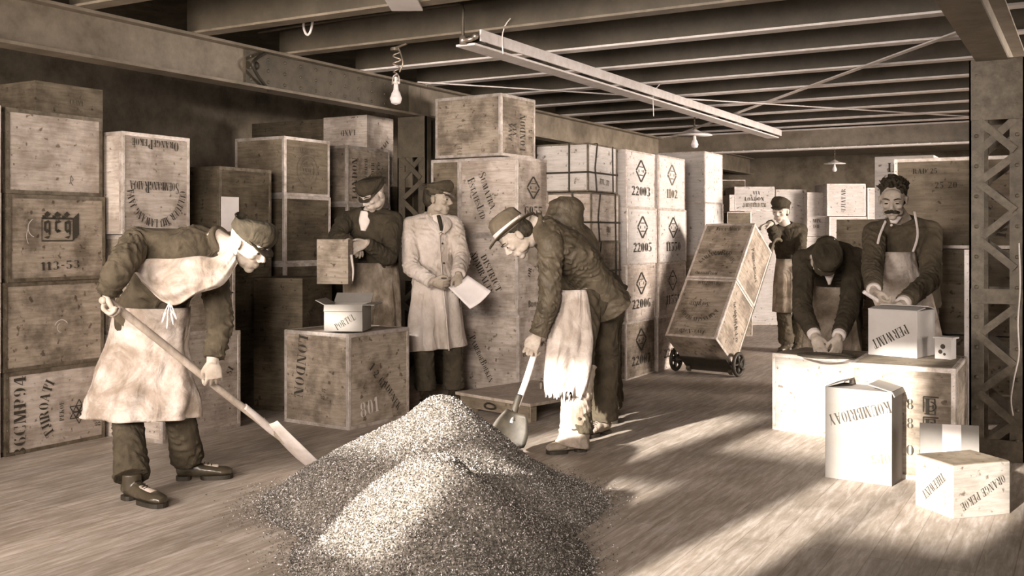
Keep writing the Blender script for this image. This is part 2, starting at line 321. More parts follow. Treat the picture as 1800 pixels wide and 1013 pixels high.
def e_ring(r, w, a0=0, a1=360, n=36):
    out = []
    for i in range(n):
        a, b = R_(a0+(a1-a0)*i/n), R_(a0+(a1-a0)*(i+1)/n)
        out.append([(r*math.cos(a), r*math.sin(a)), (r*math.cos(b), r*math.sin(b)), ((r-w)*math.cos(b), (r-w)*math.sin(b)), ((r-w)*math.cos(a), (r-w)*math.sin(a))])
    return out
def e_line(a, b, w):
    a = V3((*a, 0)); b = V3((*b, 0)); d = (b-a).normalized(); n_ = V3((-d.y, d.x, 0))*w/2
    return [[tuple(q[:2]) for q in (a-n_, b-n_, b+n_, a+n_)]]
def e_star(s):
    out = []
    for k in range(6):
        a = R_(60*k+30); b = R_(60*k+150); out += e_line((s*math.cos(a), s*math.sin(a)), (s*math.cos(b), s*math.sin(b)), s*.08)
    for k in range(0, 6): out += e_line((0, 0), (s*.5*math.cos(R_(60*k)), s*.5*math.sin(R_(60*k))), s*.13)
    return out
def xf(ps, x=0, y=0, rot=0, mir=False):
    c_, s_ = math.cos(R_(rot)), math.sin(R_(rot)); out = []
    for p in ps:
        out.append([(x+(-a if mir else a)*c_-b*s_, y+(-a if mir else a)*s_+b*c_) for a, b in p])
    return out
def decal(name, ps, org, ex, ey, mat, parent, lift=.0016):
    org, ex, ey = V3(org), V3(ex), V3(ey); nrm = ex.cross(ey).normalized(); bm = NB()
    for p in ps:
        try: bm.faces.new([bm.verts.new(org+ex*a+ey*b+nrm*lift) for a, b in p])
        except ValueError: pass
    for f in bm.faces:
        f.normal_update()
        if f.normal.dot(nrm) < 0: f.normal_flip()
    return obj(name, bm, mat, parent, recalc=False)
# ================================================================== the setting
YW = -.6
struct(obj('floor', bx(NB(), -7.7, YW-.12, -.1, 6, 17.2, 0), 'floor_boards'))
struct(obj('ceiling', bx(NB(), -7.7, YW-.12, 2.90, 6, 17.2, 3.0), 'dark_timber'))
struct(obj('wall_left', bx(NB(), -7.8, YW-.12, -.1, -7.7, 17.2, 3.0), 'wall_brick'))
struct(obj('wall_back', bx(NB(), -7.8, 17.2, -.1, 6, 17.4, 3.0), 'wall_brick'))
# unseen gobo openings behind the camera, made up to cast the sunlit patches: (q0, q1) across the beam, then (Y, z) of its lowest and highest lit point
YW = -.6; TA = math.tan(SUN_AZ); TE = math.tan(SUN_EL)/math.cos(SUN_AZ)
BEAMS = [(-4.31, -4.05, (3.65, 1.16), (3.65, 1.40)), (-4.15, -3.24, (4.66, 0), (7.2, 0)), (-3.235, -2.72, (3.30, .0), (3.55, .46)), (-3.05, -2.28, (5.95, 0), (6.65, .52)),
         (-2.20, -1.80, (3.2, 0), (6.6, .50)), (-5.62, -5.22, (5.3, .66), (5.3, .84)), (-1.80, -1.22, (4.5, .0), (5.5, .30))]
HOLES = [(q0+TA*YW, q1+TA*YW, lo[1]+TE*(lo[0]-YW), min(2.86, hi[1]+TE*(hi[0]-YW))) for q0, q1, lo, hi in BEAMS]
bm = NB(); xs = sorted({-7.8, 6.0} | {v for w_ in HOLES for v in w_[:2]}); zs = sorted({-.1, 3.0} | {v for w_ in HOLES for v in w_[2:]})
for i in range(len(xs)-1):
    z_run = None
    for j in range(len(zs)-1):
        xm, zm = (xs[i]+xs[i+1])/2, (zs[j]+zs[j+1])/2; hole = any(w_[0] < xm < w_[1] and w_[2] < zm < w_[3] for w_ in HOLES)
        if not hole and z_run is None: z_run = zs[j]
        if z_run is not None and (hole or j == len(zs)-2): bx(bm, xs[i], YW-.12, z_run, xs[i+1], YW, zs[j] if hole else zs[j+1]); z_run = None
struct(obj('wall_front', bm, 'wall_brick'))  # unseen wall behind the camera, added to shape the sun into patches
for i, (a, b_, z0, z1) in enumerate(HOLES):
    fr = NB()
    for q in ((a, z0, a+.02, z1), (b_-.02, z0, b_, z1), (a, z0, b_, z0+.02), (a, z1-.02, b_, z1)): bx(fr, q[0], YW-.10, q[1], q[2], YW-.05, q[3])
    struct(obj('window_%d' % (i+1), fr, 'dark_timber'))  # frames round the made-up openings

# ------------------------------------------------------------------ steelwork
def girder(name, a, b_, z0, z1, label, mat='girder_paint', fmat='girder_paint', half=.08, web=.012):
    a, b_ = V3(a), V3(b_); r = empty(name, (*a[:2], z0), None, label, 'girder'); d = (b_-a).normalized(); o = V3((0, 0, z0)); bb = b_-a
    bm = NB(); beam(bm, (0, 0, (z1-z0)/2), bb+V3((0, 0, (z1-z0)/2)), web, z1-z0-.03); obj('web', bm, mat, r)
    for zz in (.009, z1-z0-.009):
        bm = NB(); beam(bm, (0, 0, zz), bb+V3((0, 0, zz)), half*2, .018)
        s = d.cross(UP); L = bb.length; n_ = int(L/.14)
        for k in range(n_):
            for sd_ in (-1, 1): blob(bm, d*(k+.5)*L/n_+s*sd_*half*.6+V3((0, 0, zz+(.009 if zz < .1 else .0))), (.011, .011, .008), None, 1)
        obj('flange', bm, fmat, r)
    return r
g1 = girder('steel_girder', (-5.1, -.55, 0), (-5.1, 7.27, 0), 2.32, 2.60, 'long painted steel girder running above the crates on the left')
g2 = girder('steel_girder', (-5.1, 7.275, 0), (-5.1, 17.1, 0), 2.32, 2.60, 'steel girder beyond the left column running to the far wall')
g3 = girder('steel_girder', (-.5, -.55, 0), (-.5, 17.1, 0), 2.30, 2.60, 'steel girder overhead at the top right above the lattice column', 'girder_paint', 'girder_paint', .085)
g4 = girder('cross_girder', (-5.1, 12.87, 0), (5.0, 12.87, 0), 2.36, 2.62, 'pale cross girder spanning the far end of the joist bay', 'girder_paint', 'flange_paint', .07)
bm = NB(); bx(bm, -.008, -.20, .02, .008, 1.72, .26);  # plate drawn out along the web; dark paint stands for the girder's light falloff
for k in range(10):
    for z in (.06, .14, .22): blob(bm, (.011, -.15+k*.17, z), (.008, .013, .013), None, 1)
obj('splice_plate', bm, 'steel_paint', empty('girder_splice', (-5.085, 5.35, 2.32), None, 'riveted splice plate on the web of the left girder', 'steel plate'))
o = empty('bent_iron_strap', (-5.06, 5.2, 2.33), None, 'pointed bent iron strap standing off the left girder web beside the splice plate', 'strap')
bm = NB(); tube(bm, [(0, .16, .27), (.03, .02, .20), (.05, -.05, .14), (.03, .02, .07), (0, .16, -.01)], .012, 8); obj('strap_bar', bm, 'iron', o, True)
bm = NB(); blob(bm, (.03, .0, .14), (.02, .03, .03), None, 2); obj('bolt', bm, 'iron', o, True)

ORD = 'nearest second third fourth fifth sixth seventh eighth ninth tenth eleventh twelfth thirteenth fourteenth fifteenth'.split()
ys = [1.9, 2.9, 3.82, 4.70, 5.57, 6.45, 7.30, 8.20, 9.08, 9.95, 10.83, 11.7, 12.4]
for i, y in enumerate(ys):
    r = empty('ceiling_joist', (-5.1, y, 2.60), None, '%s dark steel ceiling joist with a pale bottom flange, counting away from the camera' % ORD[i], 'joist', 'ceiling joists of the open bay')
    obj('web', bx(NB(), -.05, -.006, .012, 10.5, .006, .30), 'joist_paint', r)
    obj('bottom_flange', bx(NB(), -.05, -.055, 0, 10.5, .055, .014), 'flange_paint' if i > 4 else 'girder_paint', r)  # flange paler than the web: the lit underside is put into the colour
def column(cx, cy, w_, d_, label, mat, H_=2.31, zz0=1.96):
    r = empty('lattice_column', (cx, cy, 0), None, label, 'column'); h = w_/2; g = d_/2; L = .078; T = .012
    for sx in (-1, 1):
        for sy in (-1, 1):
            bm = NB()
            bx(bm, min(sx*h, sx*(h-L)), min(sy*g, sy*(g-T)), 0, max(sx*h, sx*(h-L)), max(sy*g, sy*(g-T)), H_)
            bx(bm, min(sx*h, sx*(h-T)), min(sy*g, sy*(g-L)), 0, max(sx*h, sx*(h-T)), max(sy*g, sy*(g-L)), H_)
            z = .12
            while z < H_-.05: blob(bm, (sx*(h-L/2), sy*(g+.003), z), (.012, .009, .012), None, 2); z += .175
            obj('corner_angle', bm, mat, r)
    for sy in (-1, 1):
        yy = sy*(g+.004)
        for (za, zb) in ((zz0, H_), (.90, .985), (0, .12)): obj('batten_plate', bx(NB(), -h+.01, yy-.005, za, h-.01, yy+.005, zb), mat, r)
        def bar(za, zb):
            bm = NB(); yb = yy+(.006 if za > zb else -.006)*sy; beam(bm, (-h+.05, yb, za), (h-.05, yb, zb), .010, .042, V3((0, 0, 1))); obj('lacing_bar', bm, mat, r)
        bar(1.78, 1.96); bar(1.96, 1.78)
        z = 1.60; up = True
        while z-.165 > .98: bar(z if up else z-.165, z-.165 if up else z); z -= .165; up = not up
        bar(1.60, 1.75); z = .88; up = False
        while z-.165 > .0: bar(z if up else z-.165, z-.165 if up else z); z -= .165; up = not up
    return r
column(-.477, 6.58, .29, .30, 'riveted steel lattice column at the right edge, zigzag bars and a hanging wire', 'column_paint')
column(-5.08, 7.27, .30, .30, 'dark riveted lattice column behind the man in the pale coat', 'steel_paint')
column(-4.98, 12.9, .28, .28, 'distant lattice column carrying the left end of the cross girder', 'column_paint')
tag(wire('hanging_wire', [(-.36, 6.40, 1.25), (-.355, 6.40, 1.0), (-.365, 6.39, .8), (-.36, 6.395, .62), (-.385, 6.39, .48), (-.40, 6.395, .36), (-.39, 6.395, .27)], .004, 'flange_paint'), 'thin pale wire hanging down the face of the right lattice column', 'wire')
bm = NB(); bx(bm, 0, 0, 0, .045, .012, .70); cyl(bm, (.022, .012, -.5), (.022, .012, .02), .012)
for k in range(12): blob(bm, (.022, -.002, .03+k*.058), (.006, .005, .006), None, 1)
o = obj('perforated_steel_strip', bm, 'flange_paint'); o.location = C(1695, 627, 6.55); o.location.z = .50
tag(o, 'pale upright steel strip with nail holes just left of the right lattice column', 'strip')

# hung channel, pipes, bracing under the joists
r = empty('ceiling_channel', (-3.3, 5.28, 2.47), None, 'long pale two-leaf channel hung under the ceiling joists', 'channel')
bm = NB(); bx(bm, -.13, 0, -.005, .008, 6.95, .008); obj('lower_leaf', bm, 'flange_paint', r)
bm = NB(); bx(bm, .030, .02, .020, .042, 6.95, .090); obj('upright_leaf', bm, 'flange_paint', r)
for k in range(9):
    bm = NB(); bx(bm, -.06, .08+k*.8, .012, .035, .11+k*.8, .05); bx(bm, -.02, .09+k*.8, .05, .0, .10+k*.8, .10); obj('hanger_clip', bm, 'iron', r)
r = empty('conduit_pipe', (-3.36, 5.25, 2.49), None, 'thin pipe rising from the near end of the ceiling channel, turning left', 'pipe')
bm = NB(); tube(bm, [(0, 0, 0), (0, 0, .12), (0, 0, .20), (-.03, .0, .235), (-.12, .0, .235), (-1.0, 0, .235), (-1.7, 0, .22)], .010, 8); obj('pipe', bm, 'steel_paint', r, True)
bm = NB(); cyl(bm, (0, 0, -.02), (0, 0, .03), .022); cyl(bm, (.01, 0, .0), (.08, 0, .01), .014); blob(bm, (.09, 0, .02), .02); obj('valve', bm, 'brass_dim', r, True)
for nm, a, b_, wd, lab in (('brace_rod', (-.70, 6.95, 2.588), (-4.9, 12.75, 2.588), .045, 'flat pale diagonal brace climbing from the far left to the right girder'),
                           ('brace_rod', (-4.9, 6.95, 2.574), (-.6, 12.7, 2.574), .018, 'thin pale diagonal brace rod crossing behind the hung channel')):
    a, b_ = V3(a), V3(b_); bm = NB(); beam(bm, (0, 0, 0), b_-a, wd, .010); o = obj(nm, bm, 'flange_paint'); o.location = a; tag(o, lab, 'brace rod')
o = empty('ceiling_hook', C(541, 45, 6.55), None, 'small pale U-shaped hook under a dark joist at the upper left', 'hook')
bm = NB(); tube(bm, [(-.035, 0, .02), (-.034, 0, -.01), (-.02, 0, -.045), (.0, 0, -.06), (.02, 0, -.045), (.034, 0, -.01), (.04, 0, .03)], .008, 8, None, .006); obj('hook_bar', bm, 'porcelain', o, True)
for (x, y, ln, lab) in ((1148, 170, .17, 'thin wire drooping below the middle of the hung channel'), (883, 62, .12, 'short thin wire hanging from the joist behind the channel end')):
    p = C(x, y, 8.76 if x > 1000 else 6.4); o = wire('loose_wire', [V3(), V3((.02, 0, .06)), V3((.06, 0, .10))][::-1]+[V3((0, 0, -.05)), V3((.005, 0, -ln))], .004, 'flange_paint'); o.location = p; tag(o, lab, 'wire')

# ------------------------------------------------------------------ lamps
def bulb(parent, z, s=1.0):
    bm = NB(); loft(bm, [((0, 0, z), .013*s, .013*s, (0, 1, 0)), ((0, 0, z-.03*s), .015*s, .015*s, (0, 1, 0)), ((0, 0, z-.06*s), .028*s, .028*s, (0, 1, 0)), ((0, 0, z-.085*s), .036*s, .036*s, (0, 1, 0)), ((0, 0, z-.11*s), .029*s, .029*s, (0, 1, 0)), ((0, 0, z-.122*s), .006*s, .006*s, (0, 1, 0))], 20, None, .005)
    return obj('bulb', bm, 'bulb_glass', parent, True)
p = C(696, 84, 6.92)
r = empty('hanging_bulb', p, None, 'bare glass bulb hanging from a knotted cord below a joist, upper centre left', 'lamp')
cp = []
for k in range(60):
    t = k/59; cp.append(V3((.022*math.sin(t*21)+.012*(1-t), .016*math.cos(t*17), -.02-.17*t)))
bm = NB(); tube(bm, cp, .0055, 6, None, .006); tube(bm, [V3((.02, 0, 0)), V3((.05, 0, -.07)), V3((.055, 0, -.12)), V3((.03, 0, -.17))], .006, 6, None, .01)
obj('cord', bm, 'brass_dim', r, True)
bm = NB(); cyl(bm, (-.01, 0, 0), (-.01, 0, -.02), .03); cyl(bm, (0, 0, 0), (.09, 0, .02), .008); obj('ceiling_fitting', bm, 'tin_dim', r)
bm = NB(); tube(bm, [V3((-.03, 0, -.25)), V3((-.024, 0, -.20)), V3((0, 0, -.185)), V3((.024, 0, -.20)), V3((.028, 0, -.25))], .005, 6, None, .008)
cyl(bm, (0, 0, -.20), (0, 0, -.245), .014); cyl(bm, (0, 0, -.235), (0, 0, -.25), .03, .026); obj('socket', bm, 'tin_edge', r)
bulb(r, -.25, 1.15)
def shade_lamp(p, s, label):
    r = empty('shaded_lamp', p, None, label, 'lamp')
    bm = NB(); cyl(bm, (0, 0, 2.60-p.z), (0, 0, .05*s), .006); tube(bm, [V3((.015*math.sin(k*2), .012*math.cos(k*2.3), .02+.19*s-k*.013*s)) for k in range(14)], .005, 6, None, .006); obj('cord', bm, 'tin_dim', r)
    bm = NB(); loft(bm, [((0, 0, .05*s), .02*s, .02*s, (0, 1, 0)), ((0, 0, .03*s), .05*s, .05*s, (0, 1, 0)), ((0, 0, .005*s), .15*s, .15*s, (0, 1, 0)), ((0, 0, -.002*s), .155*s, .155*s, (0, 1, 0))], 28, None, .006); obj('lamp_shade', bm, 'porcelain', r, True)
    bulb(r, -.005, s*.9); return r
shade_lamp(C(1221, 238, 11.0), 1.25, 'bulb under a wide flat white shade hanging below the hung channel')
shade_lamp(C(1467, 288, 13.7), .95, 'small shaded bulb hanging in the far room beyond the cross girder')
struct(obj('trim_1', bx(NB(), -5.0, 13.1, 2.60, 5.5, 17.1, 2.64), 'girder_paint'))
# ================================================================== chests and cartons
def face_frame(f, w_, d, h):
    """origin (bottom-left seen from outside), u, v, width, height; the local origin is the front-right bottom corner"""
    return {'F': (V3((-w_, 0, 0)), V3((1, 0, 0)), V3((0, 0, 1)), w_, h), 'R': (V3((0, 0, 0)), V3((0, 1, 0)), V3((0, 0, 1)), d, h),
            'T': (V3((-w_, 0, h)), V3((1, 0, 0)), V3((0, 1, 0)), w_, d)}[f]
def marks(root, ms, w_, d, h, lift=.0045):
    for mk in ms:
        f, u, v, size, rot, what = mk[:6]; o = mk[6] if len(mk) > 6 else {}
        org, ex, ey, W, Hh = face_frame(f, w_, d, h)
        if isinstance(what, str): ps = glyph_run(what, size, o.get('arc'), o.get('caps', False), o.get('cond', 1))
        else: ps = what
        if o.get('mir'): ps = xf(ps, 0, 0, 0, True)
        ps = xf(ps, u*W, v*Hh, rot)
        decal('stencil_marking', ps, org, ex, ey, o.get('mat', 'ink'), root, lift)
CH = 0
def sx_(ps, k): return [[(a*k, b_) for a, b_ in p_] for p_ in ps]
def chest(x, y, z, w_, d, h, mat='chest_mid', label='', ms=(), yaw=0, group=None, edge='tin_edge', rot=None, name='tea_chest', ew=.022, jit=1.0, top=None, cat='tea chest'):
    global CH; CH += 1; rg = random.Random(CH)
    r = empty(name, (x, y, z), rot or (0, 0, R_(yaw+rg.uniform(-.5, .5)*jit)), label, cat, group)
    bm = NB(); bx(bm, -w_+.001, .001, .001, -.001, d-.001, h-.001, None, .003)
    for v in bm.verts: v.co += V3((rg.uniform(-1, 1), rg.uniform(-1, 1), 0))*.0006
    obj('plywood_box', bm, mat, r)
    if top:
        obj('top_panel', bx(NB(), -w_+.006, .006, h-.001, -.006, d-.006, h+.003), top, r)
    if edge:
        bm = NB(); t = .0035; e = ew
        def strip(x0, y0, z0, x1, y1, z1): bx(bm, x0, y0, z0, x1, y1, z1)
        for yy in (0, d):                          # front and back faces
            a, b_ = (yy-t, yy+.001) if yy == 0 else (yy-.001, yy+t)
            for zz in (0, h-e): strip(-w_, a, zz, 0, b_, zz+e)
            for xx in (-w_, -e): strip(xx, a, 0, xx+e, b_, h)
        for xx in (-w_, 0):
            a, b_ = (xx-t, xx+.001) if xx == -w_ else (xx-.001, xx+t)
            for zz in (0, h-e): strip(a, 0, zz, b_, d, zz+e)
            for yy in (0, d-e): strip(a, yy, 0, b_, yy+e, h)
        for (x0, x1) in ((-w_, -w_+e), (-e, 0)): strip(x0, 0, h-.001, x1, d, h+.003)
        for (y0, y1) in ((0, e), (d-e, d)): strip(-w_, y0, h-.001, 0, y1, h+.003)
        n_ = int(h/.055)
        for k in range(n_):                        # nail heads down the near corner
            for q in ((-e/2, -t, (k+.5)*h/n_), (t, e/2, (k+.5)*h/n_), (t, d-e/2, (k+.5)*h/n_), (-w_+e/2, -t, (k+.5)*h/n_)):
                blob(bm, q, (.004, .004, .004), None, 1)
        for v in bm.verts: v.co += V3((rg.uniform(-1, 1), rg.uniform(-1, 1), rg.uniform(-1, 1)))*.0008
        obj('metal_edging', bm, edge, r)
    marks(r, ms, w_, d, h); return r
G_L = 'tea chests piled along the left side'; G_C = 'tea chests piled in the middle'; G_N = 'numbered chests of the tidy pile'; G_F = 'chests stored in the far room'
gegmark = []
for k in range(3):
    x0 = -.09+k*.06; gegmark += [[(x0, .05), (x0+.02, .065), (x0+.04, .05), (x0+.02, .035)], [(x0-.01, .045), (x0+.012, .045), (x0+.012, .03), (x0-.01, .03)]]
gegmark += [g_rect(-.105, .025, .085, .035), g_rect(-.105, -.075, -.10, .03), g_rect(-.105, -.082, .085, -.076), [(.085, -.082), (.125, -.05), (.125, .06), (.085, .03)]]
for k, x0 in enumerate((-.085, -.02, .04)):       # blackletter g e g
    gegmark += [g_diag(x0-.005, -.03, x0-.005, .012, .014), [(x0-.005, .012), (x0+.02, .022), (x0+.034, .014), (x0+.009, .004)], g_rect(x0+.006 if k == 1 else x0+.022, -.034 if k == 1 else -.05, x0+.03 if k == 1 else x0+.034, -.026 if k == 1 else .010)]
    gegmark += [[(x0-.002, -.03), (x0+.01, -.042), (x0+.03, -.032), (x0+.018, -.022)]]
    if k != 1: gegmark += [[(x0+.034, -.05), (x0+.02, -.07), (x0-.006, -.062), (x0+.018, -.056)]]
# --- left stack, close to the camera
chest(-5.49, 3.64, 0, .55, .68, .488, 'chest_pale', 'bottom chest at far left, pale side stencilled 36CMP94 with a star', [
    ('R', .13, .46, .075, 90, '36CMP94', {'cond': 1.15}), ('R', .36, .50, .062, 90, 'TJIROATI', {'arc': .32}), ('R', .54, .44, .030, 90, 'PEKOE'),
    ('R', .72, .40, .1, 0, e_star(.075)), ('R', .92, .28, .042, 90, '8315'), ('R', .42, .16, .035, 60, '&')], group=G_L, edge='tin_dim')
chest(-5.49, 3.63, .492, .55, .69, .522, 'chest_mid', 'plain stained chest at far left, second from the floor', [('R', .55, .45, .05, 10, e_ring(.05, .004, 20, 150)+e_ring(.03, .003, 100, 260), {'mat': 'chalk'})], group=G_L, edge='tin_dim')
chest(-5.485, 3.65, 1.018, .55, .67, .517, 'chest_mid', 'chest at far left with a crowned block mark above 113-53', [
    ('R', .50, .66, 1, 0, [[(a*1.12, b_*1.25) for a, b_ in p_] for p_ in gegmark]), ('R', .52, .18, .050, 2, '113-53', {'cond': 1.5}),
    ('R', .28, .62, 1, 0, e_ring(.06, .004, 120, 250)+xf(e_ring(.09, .003, 150, 210), .02, -.05), {'mat': 'chalk'})], group=G_L, edge='tin_dim')
chest(-5.50, 3.65, 1.54, .55, .66, .50, 'chest_pale', 'blank spotted chest at far left, fourth from the floor', [('R', .72, .2, .05, 0, e_ring(.05, .004, 150, 230))], group=G_L, edge='tin_dim')
chest(-5.93, 4.14, 2.044, .42, .52, .255, 'chest_dim', 'topmost chest at far left under the girder, pale end and dark side', [('R', .6, .55, .035, 0, 'LUNI', {'mat': 'ink_faint'})], group=G_L, edge=None)
chest(-5.49, 2.95, 0, .55, .66, .49, 'chest_mid', 'chest sliver on the left picture edge, lowest of its pile', group=G_L)
chest(-5.49, 2.95, .495, .55, .66, .52, 'chest_mid', 'chest sliver on the left picture edge, second of its pile', group=G_L)
chest(-5.49, 2.95, 1.02, .55, .66, .52, 'chest_mid', 'chest sliver on the left picture edge, third of its pile', group=G_L)
chest(-5.49, 2.95, 1.545, .55, .66, .50, 'chest_pale', 'chest sliver on the left picture edge, top of its pile', group=G_L)
# --- behind the left shoveler
chest(-5.0, 4.36, 0, .55, .66, .648, 'chest_pale', 'pale chest on the floor behind the left shoveler, spaced by his legs', [('R', .85, .6, .05, 60, 'SI')], group=G_L)
chest(-5.02, 4.38, .652, .55, .61, .64, 'chest_mid', 'chest behind the left shoveler numbered 78, second from the floor', [('R', .25, .30, .07, 0, '78'), ('R', .25, .55, .05, 0, 'A1'), ('R', .93, .4, .05, 90, 'I')], group=G_L)
chest(-5.36, 4.35, 1.30, .5, .555, .655, 'chest_pale', 'chest above the left shoveler, upside-down ORANGE PEKOE over an arched estate name', [
    ('R', .48, .90, .062, 180, 'OrangePekoe', {'caps': True, 'cond': .88}), ('R', .47, .47, .075, 180, 'SoembangRadja', {'caps': True, 'cond': .64}),
    ('R', .5, .11, .052, 180, 'CULTUUR MIJ LAWANG JAVA', {'arc': .215, 'cond': .72})], group=G_L)
def upright(x, y, ds, w_, mats, labels, mss, hs, z=0, group=G_L, **k):
    for i, h in enumerate(hs):
        if labels[i]: chest(x+random.uniform(-.008, .008), y, z, w_, ds, h-.004, mats[i], labels[i], mss[i], group=group, **k)
        z += h
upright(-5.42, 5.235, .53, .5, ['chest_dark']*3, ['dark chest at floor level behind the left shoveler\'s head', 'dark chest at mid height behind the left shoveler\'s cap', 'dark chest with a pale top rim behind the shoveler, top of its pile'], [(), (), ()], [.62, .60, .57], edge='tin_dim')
o = obj("paper_sheet", bx(NB(), 0, 0, 0, .004, .17, .25), "paper"); o.location = (-5.41, 5.245, 1.32); tag(o, "pale square of paper on the dark chest behind the shoveler", "paper")  # pale panel laid over the chest, stands for a brightly lit gap
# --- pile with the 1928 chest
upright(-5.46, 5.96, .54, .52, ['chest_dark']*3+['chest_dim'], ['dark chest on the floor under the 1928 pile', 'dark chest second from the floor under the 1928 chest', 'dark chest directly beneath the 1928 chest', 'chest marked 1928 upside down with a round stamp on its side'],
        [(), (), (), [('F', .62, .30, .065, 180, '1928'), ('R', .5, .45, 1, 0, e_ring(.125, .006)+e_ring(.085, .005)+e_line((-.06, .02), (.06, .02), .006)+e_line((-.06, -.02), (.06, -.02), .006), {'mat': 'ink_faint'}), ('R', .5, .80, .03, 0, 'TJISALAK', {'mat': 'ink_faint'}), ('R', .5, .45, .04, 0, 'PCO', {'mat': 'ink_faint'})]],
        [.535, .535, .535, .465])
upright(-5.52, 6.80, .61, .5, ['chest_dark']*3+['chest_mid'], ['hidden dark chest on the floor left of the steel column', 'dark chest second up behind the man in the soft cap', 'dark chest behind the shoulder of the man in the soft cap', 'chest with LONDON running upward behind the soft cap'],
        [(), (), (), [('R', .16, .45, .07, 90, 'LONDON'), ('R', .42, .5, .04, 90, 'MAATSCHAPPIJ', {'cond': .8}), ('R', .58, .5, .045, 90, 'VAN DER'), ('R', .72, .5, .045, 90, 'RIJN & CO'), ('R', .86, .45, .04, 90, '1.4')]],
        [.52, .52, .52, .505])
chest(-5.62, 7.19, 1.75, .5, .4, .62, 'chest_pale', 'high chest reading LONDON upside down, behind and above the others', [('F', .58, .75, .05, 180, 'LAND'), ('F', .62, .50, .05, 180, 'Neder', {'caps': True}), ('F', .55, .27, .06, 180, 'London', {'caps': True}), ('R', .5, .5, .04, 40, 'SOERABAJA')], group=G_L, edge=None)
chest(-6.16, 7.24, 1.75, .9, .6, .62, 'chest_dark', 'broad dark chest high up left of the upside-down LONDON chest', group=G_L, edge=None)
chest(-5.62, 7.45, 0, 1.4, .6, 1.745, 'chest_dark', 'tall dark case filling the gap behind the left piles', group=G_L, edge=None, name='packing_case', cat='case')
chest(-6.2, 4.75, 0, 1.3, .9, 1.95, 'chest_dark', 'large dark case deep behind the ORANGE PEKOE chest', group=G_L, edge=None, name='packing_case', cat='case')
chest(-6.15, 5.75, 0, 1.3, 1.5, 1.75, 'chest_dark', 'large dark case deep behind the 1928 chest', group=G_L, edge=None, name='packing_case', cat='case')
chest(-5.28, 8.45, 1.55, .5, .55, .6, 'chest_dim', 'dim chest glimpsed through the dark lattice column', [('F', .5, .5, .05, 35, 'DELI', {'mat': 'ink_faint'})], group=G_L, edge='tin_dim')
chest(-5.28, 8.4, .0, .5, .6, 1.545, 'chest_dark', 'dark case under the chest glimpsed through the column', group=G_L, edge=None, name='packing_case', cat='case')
# --- LONDON chest in the foreground, dark carton behind it
chest(-4.27, 5.27, 0, .60, .62, .635, 'chest_mid', 'big foreground chest with LONDON running down its left side', [
    ('F', .27, .62, .085, -97, 'LONDON', {'caps': True}), ('R', .46, .52, .06, -50, '1 2 61'), ('R', .7, .28, .05, -52, 'ADUNEK'), ('F', .62, .35, .04, 80, '8 8'),
    ('R', .32, .20, .10, 8, '801', {'mat': 'chalk'})], yaw=-4, group=G_C, jit=0)
chest(-4.98, 5.62, 0, .42, .42, .98, 'chest_dark', 'tall dark crate with a slanting PORTUL stencil left of the pourer', [('R', .45, .80, .05, 38, 'PORTUL')], group=G_C, yaw=10, edge=None)
# --- the SUMATRA pile
def sy(z): return 7.15
for z, h, lab, ms in ((0, .642, 'chest with a slanting name, lowest of the middle SUMATRA pile', [('F', .38, .42, .062, -62, 'PameroeBoeken', {'caps': True, 'cond': .8}), ('R', .2, .5, .05, 0, 'ED')]),
                      (.645, .642, 'chest with slanting lines, second of the middle SUMATRA pile', [('F', .40, .52, .058, -62, 'ADMIRALTY', {'caps': True, 'cond': .9}), ('F', .56, .52, .058, -62, 'DISTRICT', {'cond': 1.0}), ('R', .4, .60, .05, 70, 'OR 77'), ('R', .5, .12, .055, 0, 'Broeo', {'caps': True})]),
                      (1.29, .642, 'chest with slanting SUMATRA ESTATES LTD, diamond and 6055 on its side', [('F', .50, .58, .070, -68, 'Sumatra', {'caps': True}), ('F', .32, .48, .070, -68, 'EstatesLtd', {'caps': True, 'cond': .85}), ('R', .5, .62, 1, 0, sx_(e_diamond(.076), 1.5)), ('R', .5, .32, .075, 0, '6055', {'cond': 1.5})])):
    chest(-4.05+(.012 if z == 0 else 0), 7.15, z, .56, .53, h, 'chest_pale', lab, ms, group=G_C, edge='tin_edge')
chest(-4.62, 7.17, 1.29, .29, .5, .642, 'chest_dim', 'dim chest half hidden left of the slanting SUMATRA chest', group=G_C)
chest(-4.62, 7.17, .645, .29, .5, .642, 'chest_dark', 'dark chest hidden behind the pale coat, middle pile', group=G_C)
chest(-4.62, 7.17, 0, .29, .5, .642, 'chest_dark', 'dark chest at the feet of the man in the pale coat', group=G_C)
chest(-4.13, 7.02, 1.936, .66, .52, .50, 'chest_mid', 'topmost chest of the SUMATRA pile near the joists, LONDON reading upward', [
    ('R', .62, .42, .075, 90, 'LONDON', {'cond': .8}), ('R', .38, .45, .05, 90, 'VIA'), ('R', .26, .40, .045, 90, 'JAVA'), ('R', .86, .40, .05, 90, '5 5'), ('F', .38, .3, .05, 90, 'DELI MY', {'mat': 'ink_faint'})], group=G_C, yaw=-3)
